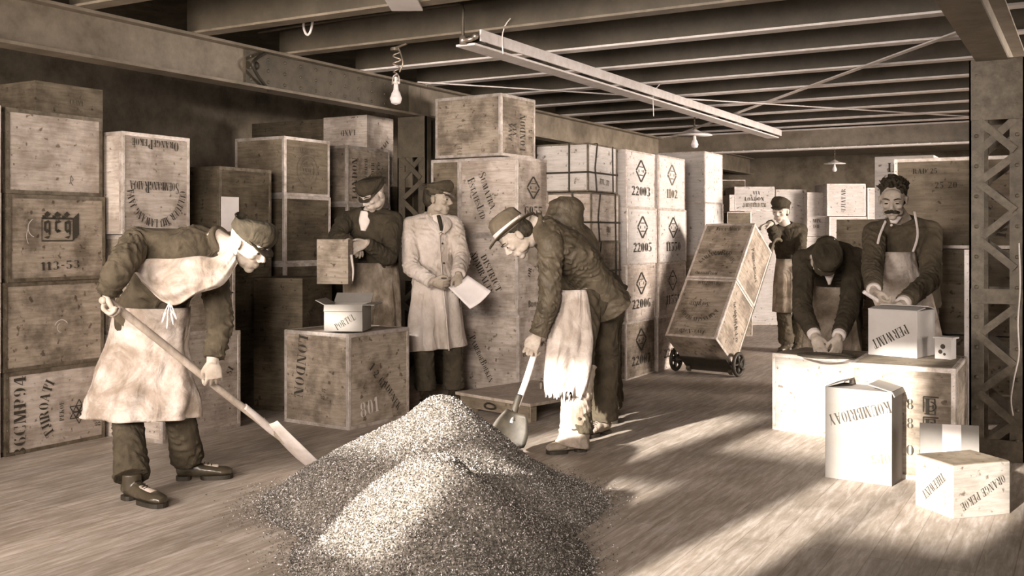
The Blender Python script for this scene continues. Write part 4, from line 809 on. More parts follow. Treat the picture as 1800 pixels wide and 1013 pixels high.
class Person:
    def __init__(s, label, J, vox=.0048, group='warehouse workers'):
        s.J = J; s.vox = vox
        base = (J['anL']+J['anR'])/2; base = V3((base.x, base.y, 0))
        s.r = empty('person', base, None, label, 'person', None)
    def add(s, name, bm, mat, vox=None, sm=2, parent=None, post=None):
        me = remesh(bm, vox or s.vox*1.25, sm)
        if post: post(me)
        if parent: me.transform(Matrix.Translation(-s.r.location))
        else: local(me, s.r)
        return mesh_obj(name, me, mat, parent or s.r, True)
    def raw(s, name, bm, mat, smooth=True, parent=None):
        bmesh.ops.recalc_face_normals(bm, faces=bm.faces)
        bm.transform(Matrix.Translation(-s.r.location)); return obj(name, bm, mat, parent or s.r, smooth)
    def body(s, mat='skin', hands=None, hs=1.0):
        J = s.J; bm = NB(); fr = J['front']; pf = J.get('pfront', fr)
        mid = (J['pel']+J['chest'])/2
        loft(bm, [(J['pel']-(J['chest']-J['pel']).normalized()*.06, .11, .085, pf), (J['pel'], .135, .09, pf), (mid, .115, .08, (fr+pf)/2), (J['chest'], .135, .095, fr), (J['neck']-(J['neck']-J['chest'])*.25, .12, .07, fr), (J['neck'], .05, .05, fr)], 24)
        Mx = frame(J['face'], J['hup']); hc = J['head']
        jaw = hc+Mx @ V3((0, -.025, -.06)); tube(bm, [J['neck']-(jaw-J['neck'])*.3, J['neck'], jaw, hc+Mx @ V3((0, -.03, 0))], [.068, .059, .056, .056], 18)
        head_shapes(bm, hc, Mx, hs)
        for S_ in 'LR':
            sh, el, wr, hp, kn, an = (J[k+S_] for k in ('sh', 'el', 'wr', 'hip', 'kn', 'an'))
            limb(bm, [J['neck']+(sh-J['neck'])*.3, sh, sh+(el-sh)*.5, el], [.045, .046, .042, .034]); limb(bm, [sh+(el-sh)*.9, el, el+(wr-el)*.35, wr, wr+(wr-el)*.08], [.034, .036, .038, .026, .024])
            limb(bm, [J['pel']+(hp-J['pel'])*.6, hp, hp+(kn-hp)*.5, kn], [.07, .075, .062, .046]); limb(bm, [kn+(hp-kn)*.06, kn, kn+(an-kn)*.35, an], [.046, .047, .046, .030])
            ft = J['toe'+S_]; limb(bm, [an, an+(ft-an)*.15-V3((0, 0, .03)), V3((ft.x, ft.y, .03))+(an-ft)*.3], [.03, .03, .024])
        for h in (hands or []): hand_shapes(bm, **h)
        s.Mx = Mx; s.hc = hc; s.b = s.add('body', bm, mat, s.vox, 1)
        return s.b
    def eyes(s, brow='hair', open_=.0075):
        for sx in (-1, 1):
            bm = NB(); blob(bm, s.hc+s.Mx @ V3((sx*.033, .0875, .004)), (.012, .005, open_*.62), s.Mx, 2); s.raw('eye', bm, 'eye_dark')
            bm = NB(); tube(bm, [s.hc+s.Mx @ V3((sx*x, y, z)) for x, y, z in ((.012, .095, .028), (.034, .094, .036), (.056, .076, .029))], [.003, .0045, .003], 8, None, .005); s.raw('eyebrow', bm, brow)
    def torso(s, name, mat, g=1.0, hem=.10, wr=(.010, .085, 1), sleeves=True, sl=1.0, cuff=.0, hemw=1.0, vox=None, waist=1.0, sfrac=1.0, belly=0, collar=True, st_extra=None):
        J = s.J; bm = NB(); fr = J['front']; pf = J.get('pfront', fr); ax = (J['chest']-J['pel']).normalized(); hd = J.get('hemdir', -ax)
        mid = (J['pel']+J['chest'])/2; ups = J['neck']-(J['neck']-J['chest'])*.22
        loft(bm, [(J['pel']+hd*hem, .185*hemw*g, .135*hemw*g, pf), (J['pel'], .180*g, .132*g, pf), (mid+fr*belly, .160*g*waist, .122*g*waist, (fr+pf)/2), (J['chest'], .180*g, .132*g, fr), (ups, .165*g, .098*g, fr), (J['neck'], .072*g, .070*g, fr)], 40, wr)
        for S_ in 'LR':
            sh, el, wr_ = J['sh'+S_], J['el'+S_], J['wr'+S_]
            blob(bm, sh, (.075*g, .075*g, .075*g), None, 3)
            limb(bm, [J['neck']+(sh-J['neck'])*.25, J['neck']+(sh-J['neck'])*.7, sh], [.062*g, .066*g, .070*g])
            if sleeves:
                w2_ = el+(wr_-el)*sfrac
                limb(bm, [sh-(el-sh)*.08, sh+(el-sh)*.15, sh+(el-sh)*.5, el-(el-sh).normalized()*.03, el+(w2_-el).normalized()*.03, el+(w2_-el)*.5, w2_], [.066*sl, .070*sl, .063*sl, .060*sl, .060*sl, .053*sl, .047*sl], None, (wr[0]*.9, wr[1]*.62, wr[2]+3+ord(S_)), 26)
        if collar:
            pts = []; n0 = J['neck']+(J['neck']-J['chest']).normalized()*.02; sd_ = fr.cross(J['neck']-J['chest']).normalized()
            for k in range(17):
                a = k*math.pi/8; pts.append(n0+sd_*.066*math.cos(a)+fr*(.064*math.sin(a))-(J['neck']-J['chest']).normalized()*.02*math.sin(a))
            tube(bm, pts, .016, 10)
        if st_extra: st_extra(bm)
        return s.add(name, bm, mat, vox, 1)
    def trousers(s, mat='trouser_dark', g=1.0, hemr=.085, wr=(.010, .12, 5), vox=None):
        J = s.J; bm = NB(); pf = J.get('pfront', J['front']); ax = (J['chest']-J['pel']).normalized()
        loft(bm, [(J['pel']+ax*.10, .150*g, .115*g, pf), (J['pel'], .168*g, .125*g, pf), ((J['hipL']+J['hipR'])/2-UP*.05, .165*g, .118*g, pf), ((J['hipL']+J['hipR'])/2-UP*.12, .12*g, .09*g, pf)], 32, (wr[0]*.7, wr[1], wr[2]))
        for S_ in 'LR':
            hp, kn, an = J['hip'+S_], J['kn'+S_], J['an'+S_]
            limb(bm, [hp+(hp-kn)*.05, hp+(kn-hp)*.3, hp+(kn-hp)*.7, kn, kn+(an-kn)*.4, an+(kn-an)*.03], [.098*g, .098*g, .083*g, .077*g, .078*g, hemr], pf, (wr[0], wr[1], wr[2]+ord(S_)), 28)
        return s.add('trousers', bm, mat, vox, 1)
    def shoes(s, mat='leather', sc=1.0):
        for S_ in 'LR':
            an, toe = s.J['an'+S_], s.J['toe'+S_]; d = V3((toe.x-an.x, toe.y-an.y, 0)); L = d.length*sc; d.normalize(); sd_ = d.cross(UP)
            h = V3((an.x, an.y, 0))-d*.055; bm = NB()
            loft(bm, [(h+UP*.050, .030, .030, UP), (h+d*.03+UP*.058, .036, .042, UP), (h+d*.09+UP*.056, .037, .042, UP), (h+d*.15+UP*.046, .043, .031, UP), (h+d*(L*.80+.05)+UP*.040, .047, .025, UP), (h+d*(L+.055)+UP*.034, .026, .016, UP)], 20, (.0035, .04, 2))
            limb(bm, [h+d*.055+UP*.05, an+UP*.03], [.045, .048], d)
            o = s.add('shoe', bm, mat, .0055, 1)
            bm = NB()
            for (a0, a1, w0) in ((-.005, .075, .036), (.12, L+.06, .047)):
                n_ = 14; P_ = [(h+d*(a0+(a1-a0)*k/n_), w0*math.sqrt(max(.03, 1-((2*k/n_-1)**4)))) for k in range(n_+1)]
                up_ = [(p+sd_*w_, p-sd_*w_) for p, w_ in P_]; vs = [[bm.verts.new(q+UP*z) for q in (u[0], u[1]) for z in (.0, .022)] for u in up_]
                for k in range(n_):
                    a, b_ = vs[k], vs[k+1]
                    for (i, j) in ((0, 1), (1, 3), (3, 2), (2, 0)): bm.faces.new((a[i], a[j], b_[j], b_[i]))
                bm.faces.new((vs[0][0], vs[0][2], vs[0][3], vs[0][1])); bm.faces.new((vs[-1][0], vs[-1][1], vs[-1][3], vs[-1][2]))
            bx_ = NB(); bm.transform(Matrix.Translation(-s.r.location)); obj('sole', bm, 'iron', o); bx_.free()
            bm = NB()
            for k in range(5):
                q = h+d*(.105+.018*k)+UP*(.098-.006*k); tube(bm, [q-sd_*.017, q+UP*.004, q+sd_*.017], .0024, 6, None, .006)
            bm.transform(Matrix.Translation(-s.r.location)); obj('lace', bm, 'iron', o)
    def cap(s, kind='flat', mat='cap_cloth', dz=0.0, tilt=0, back=0):
        Mx, hc = s.Mx, s.hc; Q = Mx @ Matrix.Rotation(R_(tilt), 3, 'X'); o = hc+Mx @ V3((0, -.02-back, .055+dz)); T = lambda x, y, z: o+Q @ V3((x, y, z))
        up_ = Q @ V3((0, 0, 1)); fy = Q @ V3((0, 1, 0)); bm = NB()
        if kind == 'flat':
            loft(bm, [(T(0, 0, -.022), .086, .108, fy), (T(0, 0, .008), .092, .114, fy), (T(0, .004, .038), .108, .128, fy), (T(0, .0, .060), .098, .112, fy), (T(0, -.008, .076), .05, .06, fy)], 40, (.005, .05, 3), .008)
            c_ = s.add('cap', bm, mat, .006, 1)
            b2 = NB(); loft(b2, [(T(0, .055, -.004), .082, .009, up_), (T(0, .088, -.010), .082, .008, up_), (T(0, .125, -.016), .068, .006, up_), (T(0, .150, -.024), .038, .005, up_)], 20); s.raw('brim', b2, mat)
        elif kind == 'peaked':
            loft(bm, [(T(0, 0, -.020), .084, .104, fy), (T(0, 0, .020), .086, .106, fy)], 40, None, .008)
            loft(bm, [(T(0, 0, .022), .090, .110, fy), (T(0, .004, .042), .112, .130, fy), (T(0, .003, .056), .108, .124, fy), (T(0, 0, .064), .06, .07, fy)], 40, None, .008)
            s.add('cap', bm, mat, .006, 1); b2 = NB(); loft(b2, [(T(0, .055, -.006), .080, .007, up_), (T(0, .084, -.012), .080, .006, up_), (T(0, .118, -.028), .064, .005, up_), (T(0, .140, -.042), .03, .004, up_)], 20); s.raw('brim', b2, 'leather')
        elif kind == 'hat':
            loft(bm, [(T(0, 0, -.02), .088, .108, fy), (T(0, 0, .03), .090, .110, fy), (T(0, 0, .075), .082, .100, fy), (T(0, 0, .100), .060, .078, fy), (T(0, 0, .106), .02, .03, fy)], 40, (.004, .06, 2), .008)
            s.add('hat', bm, mat, .006, 1); b2 = NB()
            ctr = []
            for k in range(49):
                a = 2*math.pi*k/48; ctr.append(a)
            r0, r1 = 1.0, 1.62; vv = []
            for a in ctr[:-1]:
                row = []
                for q in (1.0, 1.2, 1.42, 1.60):
                    for dzz in (0, .005): row.append(b2.verts.new(T(.088*q*math.cos(a), .110*q*math.sin(a), -.012+(q-1)*.035*(abs(math.cos(a))*1.6-.9)+dzz)))
                vv.append(row)
            for k in range(48):
                a, b_ = vv[k], vv[(k+1) % 48]
                for i in range(3):
                    b2.faces.new((a[2*i], a[2*i+2], b_[2*i+2], b_[2*i])); b2.faces.new((a[2*i+1], b_[2*i+1], b_[2*i+3], a[2*i+3]))
                b2.faces.new((a[6], a[7], b_[7], b_[6])); b2.faces.new((a[0], b_[0], b_[1], a[1]))
            s.raw('brim', b2, mat)
            b2 = NB(); loft(b2, [(T(0, 0, -.004), .0905, .1105, fy), (T(0, 0, .022), .0925, .1125, fy)], 40); s.raw('hat_band', b2, 'tape')
    def hair(s, mat='hair', spiky=0, low=0, fringe=0, cover=1.0):
        Mx, hc = s.Mx, s.hc; bm = NB(); T = lambda x, y, z: hc+Mx @ V3((x, y, z))
        blob(bm, T(0, -.036, .050), (.084, .092, .082), Mx, 4)
        blob(bm, T(0, -.058, .0), (.082, .070, .074), Mx, 3)
        if spiky:
            rg_ = random.Random(4)
            for k in range(240):
                a = rg_.uniform(-math.pi, math.pi); e = rg_.uniform(.15, 1.5); d = V3((math.cos(a)*math.cos(e), math.sin(a)*math.cos(e), math.sin(e)))
                if d.y > .75 and d.z < .6: continue
                p = V3((0, -.034, .045)); b0 = p+V3((d.x*.078, d.y*.088, d.z*.080)); l_ = rg_.uniform(.02, .045)*spiky; d2 = (d+V3((rg_.uniform(-.4, .4), rg_.uniform(-.2, .5), .35))).normalized()
                tube(bm, [hc+Mx @ b0, hc+Mx @ (b0+d2*l_*.5), hc+Mx @ (b0+d2*l_)], [.010, .008, .003], 6, None, .008)
        return s.add('hair', bm, mat, .0055, 1)
def sheet(rows, thick=.006, n=40, step=3):
    """cloth sheet through rows of (centre, side*halfwidth, front*bulge, t0, t1, fold_amp) ; open edges, own thickness"""
    out = []; m_ = (len(rows)-1)*step
    for j in range(m_+1):
        t = j/step; i = min(int(t), len(rows)-2)
        c_, S_, F_ = (crom([V3(r[k]) for r in rows], t) for k in range(3)); q = t-i
        t0, t1, am = (rows[i][k]*(1-q)+rows[i+1][k]*q for k in (3, 4, 5)); line = []
        for k in range(n+1):
            a = R_(t0+(t1-t0)*k/n); fo = am*(math.sin(a*7+j*.11)*.6+math.sin(a*13+1.3+j*.07)*.3+noise.noise(V3((a*3, j*.25, 2.2)))*1.4)
            d = S_*math.sin(a)+F_*math.cos(a); line.append(c_+d+d.normalized()*fo)
        out.append(line)
    bm = NB(); R1 = [[bm.verts.new(p) for p in l] for l in out]; H_ = len(out)-1
    R2 = []
    for j, l in enumerate(out):
        row = []
        for k, p in enumerate(l):
            a = out[min(j+1, H_)][k]-out[max(j-1, 0)][k]; b_ = l[min(k+1, n)]-l[max(k-1, 0)]; nn = a.cross(b_).normalized(); row.append(bm.verts.new(p+nn*thick))
        R2.append(row)
    for j in range(H_):
        for k in range(n):
            bm.faces.new((R1[j][k], R1[j][k+1], R1[j+1][k+1], R1[j+1][k])); bm.faces.new((R2[j][k], R2[j+1][k], R2[j+1][k+1], R2[j][k+1]))
    for j in range(H_):
        bm.faces.new((R1[j][0], R1[j+1][0], R2[j+1][0], R2[j][0])); bm.faces.new((R1[j][n], R2[j][n], R2[j+1][n], R1[j+1][n]))
    for k in range(n):
        bm.faces.new((R1[0][k], R2[0][k], R2[0][k+1], R1[0][k+1])); bm.faces.new((R1[H_][k], R1[H_][k+1], R2[H_][k+1], R2[H_][k]))
    return bm
def strap(s, name, pts, wd, mat, up_): # flat band
    bm = NB(); loft(bm, [(p, wd/2, .003, up_) for p in pts], 12); return s.raw(name, bm, mat)
def patch(rows, thick=.006, n=12, am=.008):
    """cloth piece through a grid of pixel/distance points"""
    Gp = [[C(*q) for q in r] for r in rows]; out = []
    for i in range((len(Gp)-1)*n+1):
        line = [crom(r, 0) for r in Gp]; row = []
        for j in range((len(Gp[0])-1)*n+1):
            p = crom([crom(r, j/n) for r in Gp], i/n); e = min(i, (len(Gp)-1)*n-i)/n
            p = p+cv(0, 0, 1)*(am*noise.noise(V3((i*.12, j*.12, 4)))*2+am*.7*math.sin(i*.45+j*.16)); row.append(p)
        out.append(row)
    bm = NB(); A_ = [[bm.verts.new(p) for p in r] for r in out]; B_ = [[bm.verts.new(p+cv(0, 0, 1)*thick) for p in r] for r in out]; H_, W_ = len(out)-1, len(out[0])-1
    for i in range(H_):
        for j in range(W_):
            bm.faces.new((A_[i][j], A_[i][j+1], A_[i+1][j+1], A_[i+1][j])); bm.faces.new((B_[i][j], B_[i+1][j], B_[i+1][j+1], B_[i][j+1]))
        bm.faces.new((A_[i][0], A_[i+1][0], B_[i+1][0], B_[i][0])); bm.faces.new((A_[i][W_], B_[i][W_], B_[i+1][W_], A_[i+1][W_]))
    for j in range(W_): bm.faces.new((A_[0][j], B_[0][j], B_[0][j+1], A_[0][j+1])); bm.faces.new((A_[H_][j], A_[H_][j+1], B_[H_][j+1], B_[H_][j]))
    return bm
# ------------------------------------------------------------------ 1: left shoveler
def lerp(a, b_, t): return a+(b_-a)*t
J = dict(pel=C(262, 556, 5.20), chest=C(308, 462, 5.06), neck=C(383, 425, 4.98), head=C(437, 432, 4.94), front=cv(.45, -.70, .55), pfront=cv(.55, -.1, .8), face=cv(.80, -.50, .30), hup=cv(.52, .83, .12),
         shR=C(242, 425, 4.93), elR=C(206, 478, 4.70), wrR=C(190, 514, 4.78), shL=C(372, 468, 5.10), elL=C(388, 566, 5.10), wrL=C(374, 634, 5.03),
         hipR=C(240, 580, 5.24), knR=C(224, 725, 5.17), anR=C(232, 838, 4.95), toeR=C(288, 872, 4.80), hipL=C(292, 578, 5.24), knL=C(314, 715, 5.20), anL=C(330, 820, 5.36), toeL=C(408, 836, 5.40))
J['anR'].z = .10; J['anL'].z = .10; J['toeR'].z = .03; J['toeL'].z = .03
tip = C(545, 822, 5.52); tip.z = .02; top = C(188, 527, 4.77); g2 = C(372, 668, 5.0)
ps = Person('man in flat cap and long canvas apron bending over a shovel at the left', J)
sh_d = (g2-top).normalized()
ps.body('skin', [dict(w_=J['wrR'], F=cv(-.05, -.95, .3), N_=cv(.9, 0, -.1), side=1, curl=(60, 75, 40), thumb=40, tc=40, s=1.05),
                 dict(w_=J['wrL'], F=cv(.05, -1, -.05), N_=cv(-.35, -.1, -.9), side=-1, curl=(45, 60, 45), thumb=30, tc=40, s=1.05)])
ps.eyes(); ps.cap('flat', 'jacket_dark', tilt=-8); ps.torso('jacket', 'jacket_brown', 1.0, .02, (.016, .10, 2), sl=1.12, sfrac=.94)
ps.trousers('trouser_dark', 1.0, .088); ps.shoes()
fr = J['front']; sd_ = cv(.9, .25, -.1)
bib = patch([[(232, 462, 4.95), (262, 455, 4.88), (305, 455, 4.84), (350, 450, 4.83), (378, 452, 4.84), (404, 436, 4.86)],
             [(236, 474, 4.93), (270, 482, 4.85), (310, 484, 4.80), (350, 478, 4.78), (384, 474, 4.80), (412, 446, 4.83)],
             [(244, 488, 4.92), (278, 510, 4.84), (315, 512, 4.78), (350, 504, 4.75), (388, 490, 4.77), (416, 456, 4.82)],
             [(252, 498, 4.94), (284, 528, 4.86), (312, 536, 4.82), (346, 517, 4.78), (390, 502, 4.80), (417, 466, 4.84)]])
ps.raw('apron_bib', bib, 'apron_canvas')
W = C(270, 556, 5.16)
skirt = sheet([(W+UP*.05, cv(1, .0, .1)*.192, cv(.25, 0, 1)*.168, -110, 100, .004), (C(262, 600, 5.22), cv(1, 0, .1)*.212, cv(.2, 0, 1)*.165, -112, 95, .010), (C(255, 650, 5.20), cv(1, 0, .1)*.255, cv(.1, 0, 1)*.180, -112, 92, .016),
               (C(250, 700, 5.18), cv(1, 0, .1)*.295, cv(.05, 0, 1)*.195, -110, 90, .022), (C(248, 730, 5.18), cv(1, 0, .1)*.305, cv(0, 0, 1)*.200, -108, 88, .024)], .006, 60, 5)
ps.raw('apron_skirt', skirt, 'apron_canvas')
kn = C(300, 530, 4.84)
bm = NB()
for a, b_ in ((-.035, -.10), (-.012, -.13), (.018, -.11), (.034, -.085)):
    tube(bm, [kn+cv(0, 0, 1)*.01, kn+RV*a*.6+UP*b_*.5+cv(0, 0, 1)*.02, kn+RV*a+UP*b_+cv(0, 0, 1)*.015, kn+RV*a*.4+UP*b_*.5+cv(0, 0, 1)*.022], .0032, 6)
ps.raw('apron_string', bm, 'tape')
def shovel(tip, top, up_, label, blade_l=.30, blade_w=.125, mat='handle_wood', knob=True, bend=.0, steel='shovel_steel', grip=None):
    r = empty('shovel', (tip.x, tip.y, 0), None, label, 'shovel'); d = (top-tip).normalized(); o = r.location; bm = NB(); L = (top-tip).length
    s0 = tip+d*(blade_l*.85)-up_*0; pts = [tip+d*(blade_l*.55)+UP*.03, s0+UP*.035, lerp(s0, top, .35)+UP*bend, lerp(s0, top, .7)+UP*bend*.6, top]
    tube(bm, pts, [.014, .019, .019, .019, .018], 14); bm.transform(Matrix.Translation(-o)); obj('shaft', bm, mat, r, True)
    bm = NB(); sdv = d.cross(up_).normalized(); nv = sdv.cross(d)
    if nv.z < 0: nv = -nv
    g = 10; P1, P2 = [], []
    for i in range(g+1):
        t = i/g; wv = blade_w*(.55+.45*math.sin(min(1, t*1.5)*math.pi/2)) if t < .85 else blade_w*(1-.35*((t-.85)/.15)**2)
        r1, r2 = [], []
        for j in range(9):
            q = j/4-1; p = tip+d*blade_l*(1-t)+sdv*wv*q+nv*(.03*q*q+.035*(1-t)**2+.0)
            r1.append(bm.verts.new(p)); r2.append(bm.verts.new(p+nv*.004))
        P1.append(r1); P2.append(r2)
    for i in range(g):
        for j in range(8):
            bm.faces.new((P1[i][j], P1[i][j+1], P1[i+1][j+1], P1[i+1][j])); bm.faces.new((P2[i][j], P2[i+1][j], P2[i+1][j+1], P2[i][j+1]))
        bm.faces.new((P1[i][0], P1[i+1][0], P2[i+1][0], P2[i][0])); bm.faces.new((P1[i][8], P2[i][8], P2[i+1][8], P1[i+1][8]))
    for j in range(8): bm.faces.new((P1[0][j], P2[0][j], P2[0][j+1], P1[0][j+1])); bm.faces.new((P1[g][j], P1[g][j+1], P2[g][j+1], P2[g][j]))
    tube(bm, [tip+d*blade_l*.75+nv*.02, s0+d*.02+UP*.035, lerp(s0, top, .18)+UP*.033], [.012, .021, .021], 12)
    bm.transform(Matrix.Translation(-o)); obj('blade', bm, steel, r, True)
    if knob:
        bm = NB(); k = grip or sdv; tube(bm, [top-k*.055, top+k*.055], .017, 14); tube(bm, [top-k*.05, top-k*.035-d*.05, top-d*.09], .009, 8); tube(bm, [top+k*.05, top+k*.035-d*.05, top-d*.09], .009, 8)
        bm.transform(Matrix.Translation(-o)); obj('grip', bm, mat, r, True)
    return r
shovel(tip, top, UP, 'long wooden shovel with a pale blade, held by the man at the left', .38, .125, bend=.02, grip=cv(0, 0, 1), steel='zinc')

# ------------------------------------------------------------------ 4: right shoveler with the brimmed hat
J = dict(pel=C(1043, 505, 6.32), chest=C(1003, 445, 6.22), neck=C(943, 398, 6.12), head=C(908, 418, 6.08), front=cv(-.72, -.68, .12), pfront=cv(-.85, -.1, .45), face=cv(-.62, -.76, .18), hup=cv(-.72, .62, .0),
         shR=C(968, 420, 6.34), elR=C(985, 520, 6.34), wrR=C(958, 574, 6.26), shL=C(968, 428, 6.00), elL=C(966, 530, 6.02), wrL=C(945, 590, 6.05),
         hipL=C(1030, 520, 6.22), knL=C(1018, 660, 6.10), anL=C(1015, 770, 6.05), toeL=C(962, 800, 5.98), hipR=C(1058, 520, 6.42), knR=C(1066, 640, 6.50), anR=C(1060, 735, 6.58), toeR=C(1030, 762, 6.45))
for k in ('anR', 'anL'): J[k].z = .10
ps = Person('man in a brimmed hat stooping over a shovel, dark jacket and ragged pale apron', J)
tip4 = C(888, 772, 5.92); tip4.z = .06; top4 = C(957, 566, 6.20)
d4 = (top4-tip4).normalized()
ps.body('skin', [dict(w_=J['wrL'], F=cv(-.45, -.9, .1), N_=cv(.3, -.1, -.95), side=-1, curl=(40, 60, 40), thumb=25, tc=35, s=1.05), dict(w_=J['wrR'], F=cv(-.3, -.95, 0), N_=cv(0, .1, .95), side=1, curl=(45, 60, 40), thumb=30, tc=35)])
ps.eyes(); ps.hair('hair'); ps.cap('hat', 'felt', dz=.015, tilt=12)
ps.torso('jacket', 'jacket_shiny', 1.02, .16, (.017, .11, 7), sl=1.12, sfrac=.97, hemw=1.12)
ps.trousers('trouser_dark', 1.0, .10, (.014, .14, 8)); ps.shoes('trouser_dusty')
bm = NB(); e_, w_ = J['elL'], J['wrL']; blob(bm, lerp(e_, w_, .15)+cv(-.2, 0, 1)*.048, (.055, .012, .05), frame(cv(-.1, 0, 1), UP), 3); ps.raw('elbow_patch', bm, 'patch_cloth')
ap = sheet([(C(1008, 508, 6.22), cv(1, 0, .35)*.115, cv(-.35, 0, 1)*.165, -70, 60, .003), (C(1010, 560, 6.20), cv(1, 0, .35)*.14, cv(-.35, 0, 1)*.175, -75, 62, .010), (C(1006, 620, 6.16), cv(1, 0, .35)*.155, cv(-.35, 0, 1)*.175, -75, 60, .016), (C(1000, 690, 6.12), cv(1, 0, .3)*.135, cv(-.35, 0, 1)*.165, -78, 60, .020)], .006, 50, 6)
rg_ = random.Random(3)
for v in ap.verts:
    if v.co.z < C(1000, 684, 6.12).z+.02: v.co.z += rg_.uniform(-.03, .035)
ps.raw('ragged_apron', ap, 'apron_pale')
bm = NB(); limb(bm, [C(1020, 640, 6.12), C(1014, 700, 6.08), C(1010, 760, 6.05), C(1006, 785, 6.04)], [.096, .094, .092, .105], cv(-.5, 0, 1), (.010, .10, 4), 26); ps.add('dusty_trouser_leg', bm, 'trouser_dusty', .007, 1)
shovel(tip4, top4, cv(0, 0, 1), 'pale-handled round scoop shovel held by the man in the brimmed hat', .20, .11, 'handle_pale', False, steel='iron')

# ------------------------------------------------------------------ 8: worker bent double behind him
J = dict(pel=C(1046, 505, 6.85), chest=C(1012, 425, 6.85), neck=C(975, 415, 6.9), head=C(955, 450, 6.92), front=cv(-.7, -.7, -.1), pfront=cv(-.8, -.1, -.3), face=cv(-.4, -.9, 0), hup=cv(-.9, .3, 0),
         shR=C(995, 418, 7.02), elR=C(1000, 480, 7.05), wrR=C(985, 540, 7.1), shL=C(990, 415, 6.72), elL=C(995, 480, 6.8), wrL=C(975, 535, 6.85),
         hipL=C(1062, 505, 6.85), knL=C(1058, 610, 6.8), anL=C(1072, 712, 6.95), toeL=C(1035, 725, 6.9), hipR=C(1078, 505, 7.05), knR=C(1070, 610, 7.1), anR=C(1075, 700, 7.25), toeR=C(1040, 712, 7.2))
for k in ('anR', 'anL'): J[k].z = .10
ps = Person('worker almost hidden behind the brimmed-hat shoveler, only a striped hunched back and legs showing', J, .008)
ps.body('skin_dusk', [dict(w_=J['wrL'], F=cv(-.3, -.9, 0), N_=cv(0, 0, -1), side=-1), dict(w_=J['wrR'], F=cv(-.3, -.9, 0), N_=cv(0, 0, 1), side=1)])
ps.torso('jacket', 'jacket_shiny', 1.0, .02, (.020, .075, 11), collar=True, st_extra=lambda b: loft(b, [(C(985, 430, 6.8), .10, .10, cv(0, 0, 1)), (C(990, 395, 6.8), .135, .13, cv(0, 0, 1)), (C(996, 362, 6.8), .12, .11, cv(0, 0, 1)), (C(997, 346, 6.8), .06, .06, cv(0, 0, 1))], 30, (.016, .05, 3))); ps.trousers('trouser_dark', 1.0, .09); ps.shoes()

# ------------------------------------------------------------------ 2: man emptying a box, left of the pale coat
J = dict(pel=C(652, 500, 7.791), chest=C(655, 415, 7.759), neck=C(652, 372, 7.738), head=C(655, 343, 7.653), front=cv(-.35, -.15, .9), face=cv(-.55, -.55, .65), hup=cv(-.30, .85, .4),
         shR=C(608, 388, 7.738), elR=C(590, 420, 7.547), wrR=C(612, 425, 7.399), shL=C(692, 388, 7.738), elL=C(683, 455, 7.526), wrL=C(645, 428, 7.367),
         hipR=C(632, 525, 7.791), knR=C(628, 620, 7.738), anR=C(630, 700, 7.791), toeR=C(615, 715, 7.632), hipL=C(672, 525, 7.844), knL=C(676, 620, 7.791), anL=C(680, 700, 7.844), toeL=C(672, 715, 7.685))
for k in ('anR', 'anL'): J[k].z = .10
ps = Person('man in a soft cap looking down while emptying a box behind the LONDON chest', J, .0065)
ps.body('skin', [dict(w_=J['wrR']+cv(.1, 0, 0)*0, F=cv(.6, -.35, .3), N_=cv(.2, -.9, .1), side=1, curl=(30, 40, 30)), dict(w_=J['wrL'], F=cv(-.75, -.25, .45), N_=cv(-.3, -.3, -.8), side=-1, curl=(35, 50, 30), thumb=20)])
ps.eyes(); ps.cap('flat', 'jacket_dark', dz=.0, tilt=-12, back=.01)
ps.torso('jacket', 'jacket_dark', 1.0, .02, (.013, .09, 13), sl=1.1); ps.trousers('trouser_dark'); ps.shoes()
bm = NB(); loft(bm, [(J['neck']-UP*.13+J['front']*.118, .020, .014, cv(0, 0, 1)), (J['neck']-UP*.05+J['front']*.095, .045, .018, cv(0, 0, 1)), (J['neck']-UP*.0+J['front']*.06, .05, .02, cv(0, 0, 1))], 16); ps.raw('shirt_front', bm, 'shirt')
ap = sheet([(C(655, 462, 7.791), RV*.19, cv(-.3, 0, 1)*.165, -95, 95, .003), (C(655, 500, 7.791), RV*.205, cv(-.3, 0, 1)*.18, -95, 95, .008), (C(657, 560, 7.791), RV*.215, cv(-.2, 0, 1)*.19, -95, 95, .012), (C(658, 640, 7.791), RV*.22, cv(-.2, 0, 1)*.20, -95, 95, .016)], .006, 44)
ps.raw('apron', ap, 'apron_grey')
p = C(612, 500, 7.187)
r = carton(p.x, p.y, p.z, .235, .10, .32, 'upright tin-lined box being tipped over the open PORTUL carton', [], 20, mat='chest_mid', name='held_box')
r['category'] = 'box'
bm = NB(); tube(bm, [V3((.004, .05, .21)), V3((.02, .05, .10)), V3((.018, .045, .02))], [.012, .008, .004], 8); obj('pouring_lip', bm, 'zinc', r, True)

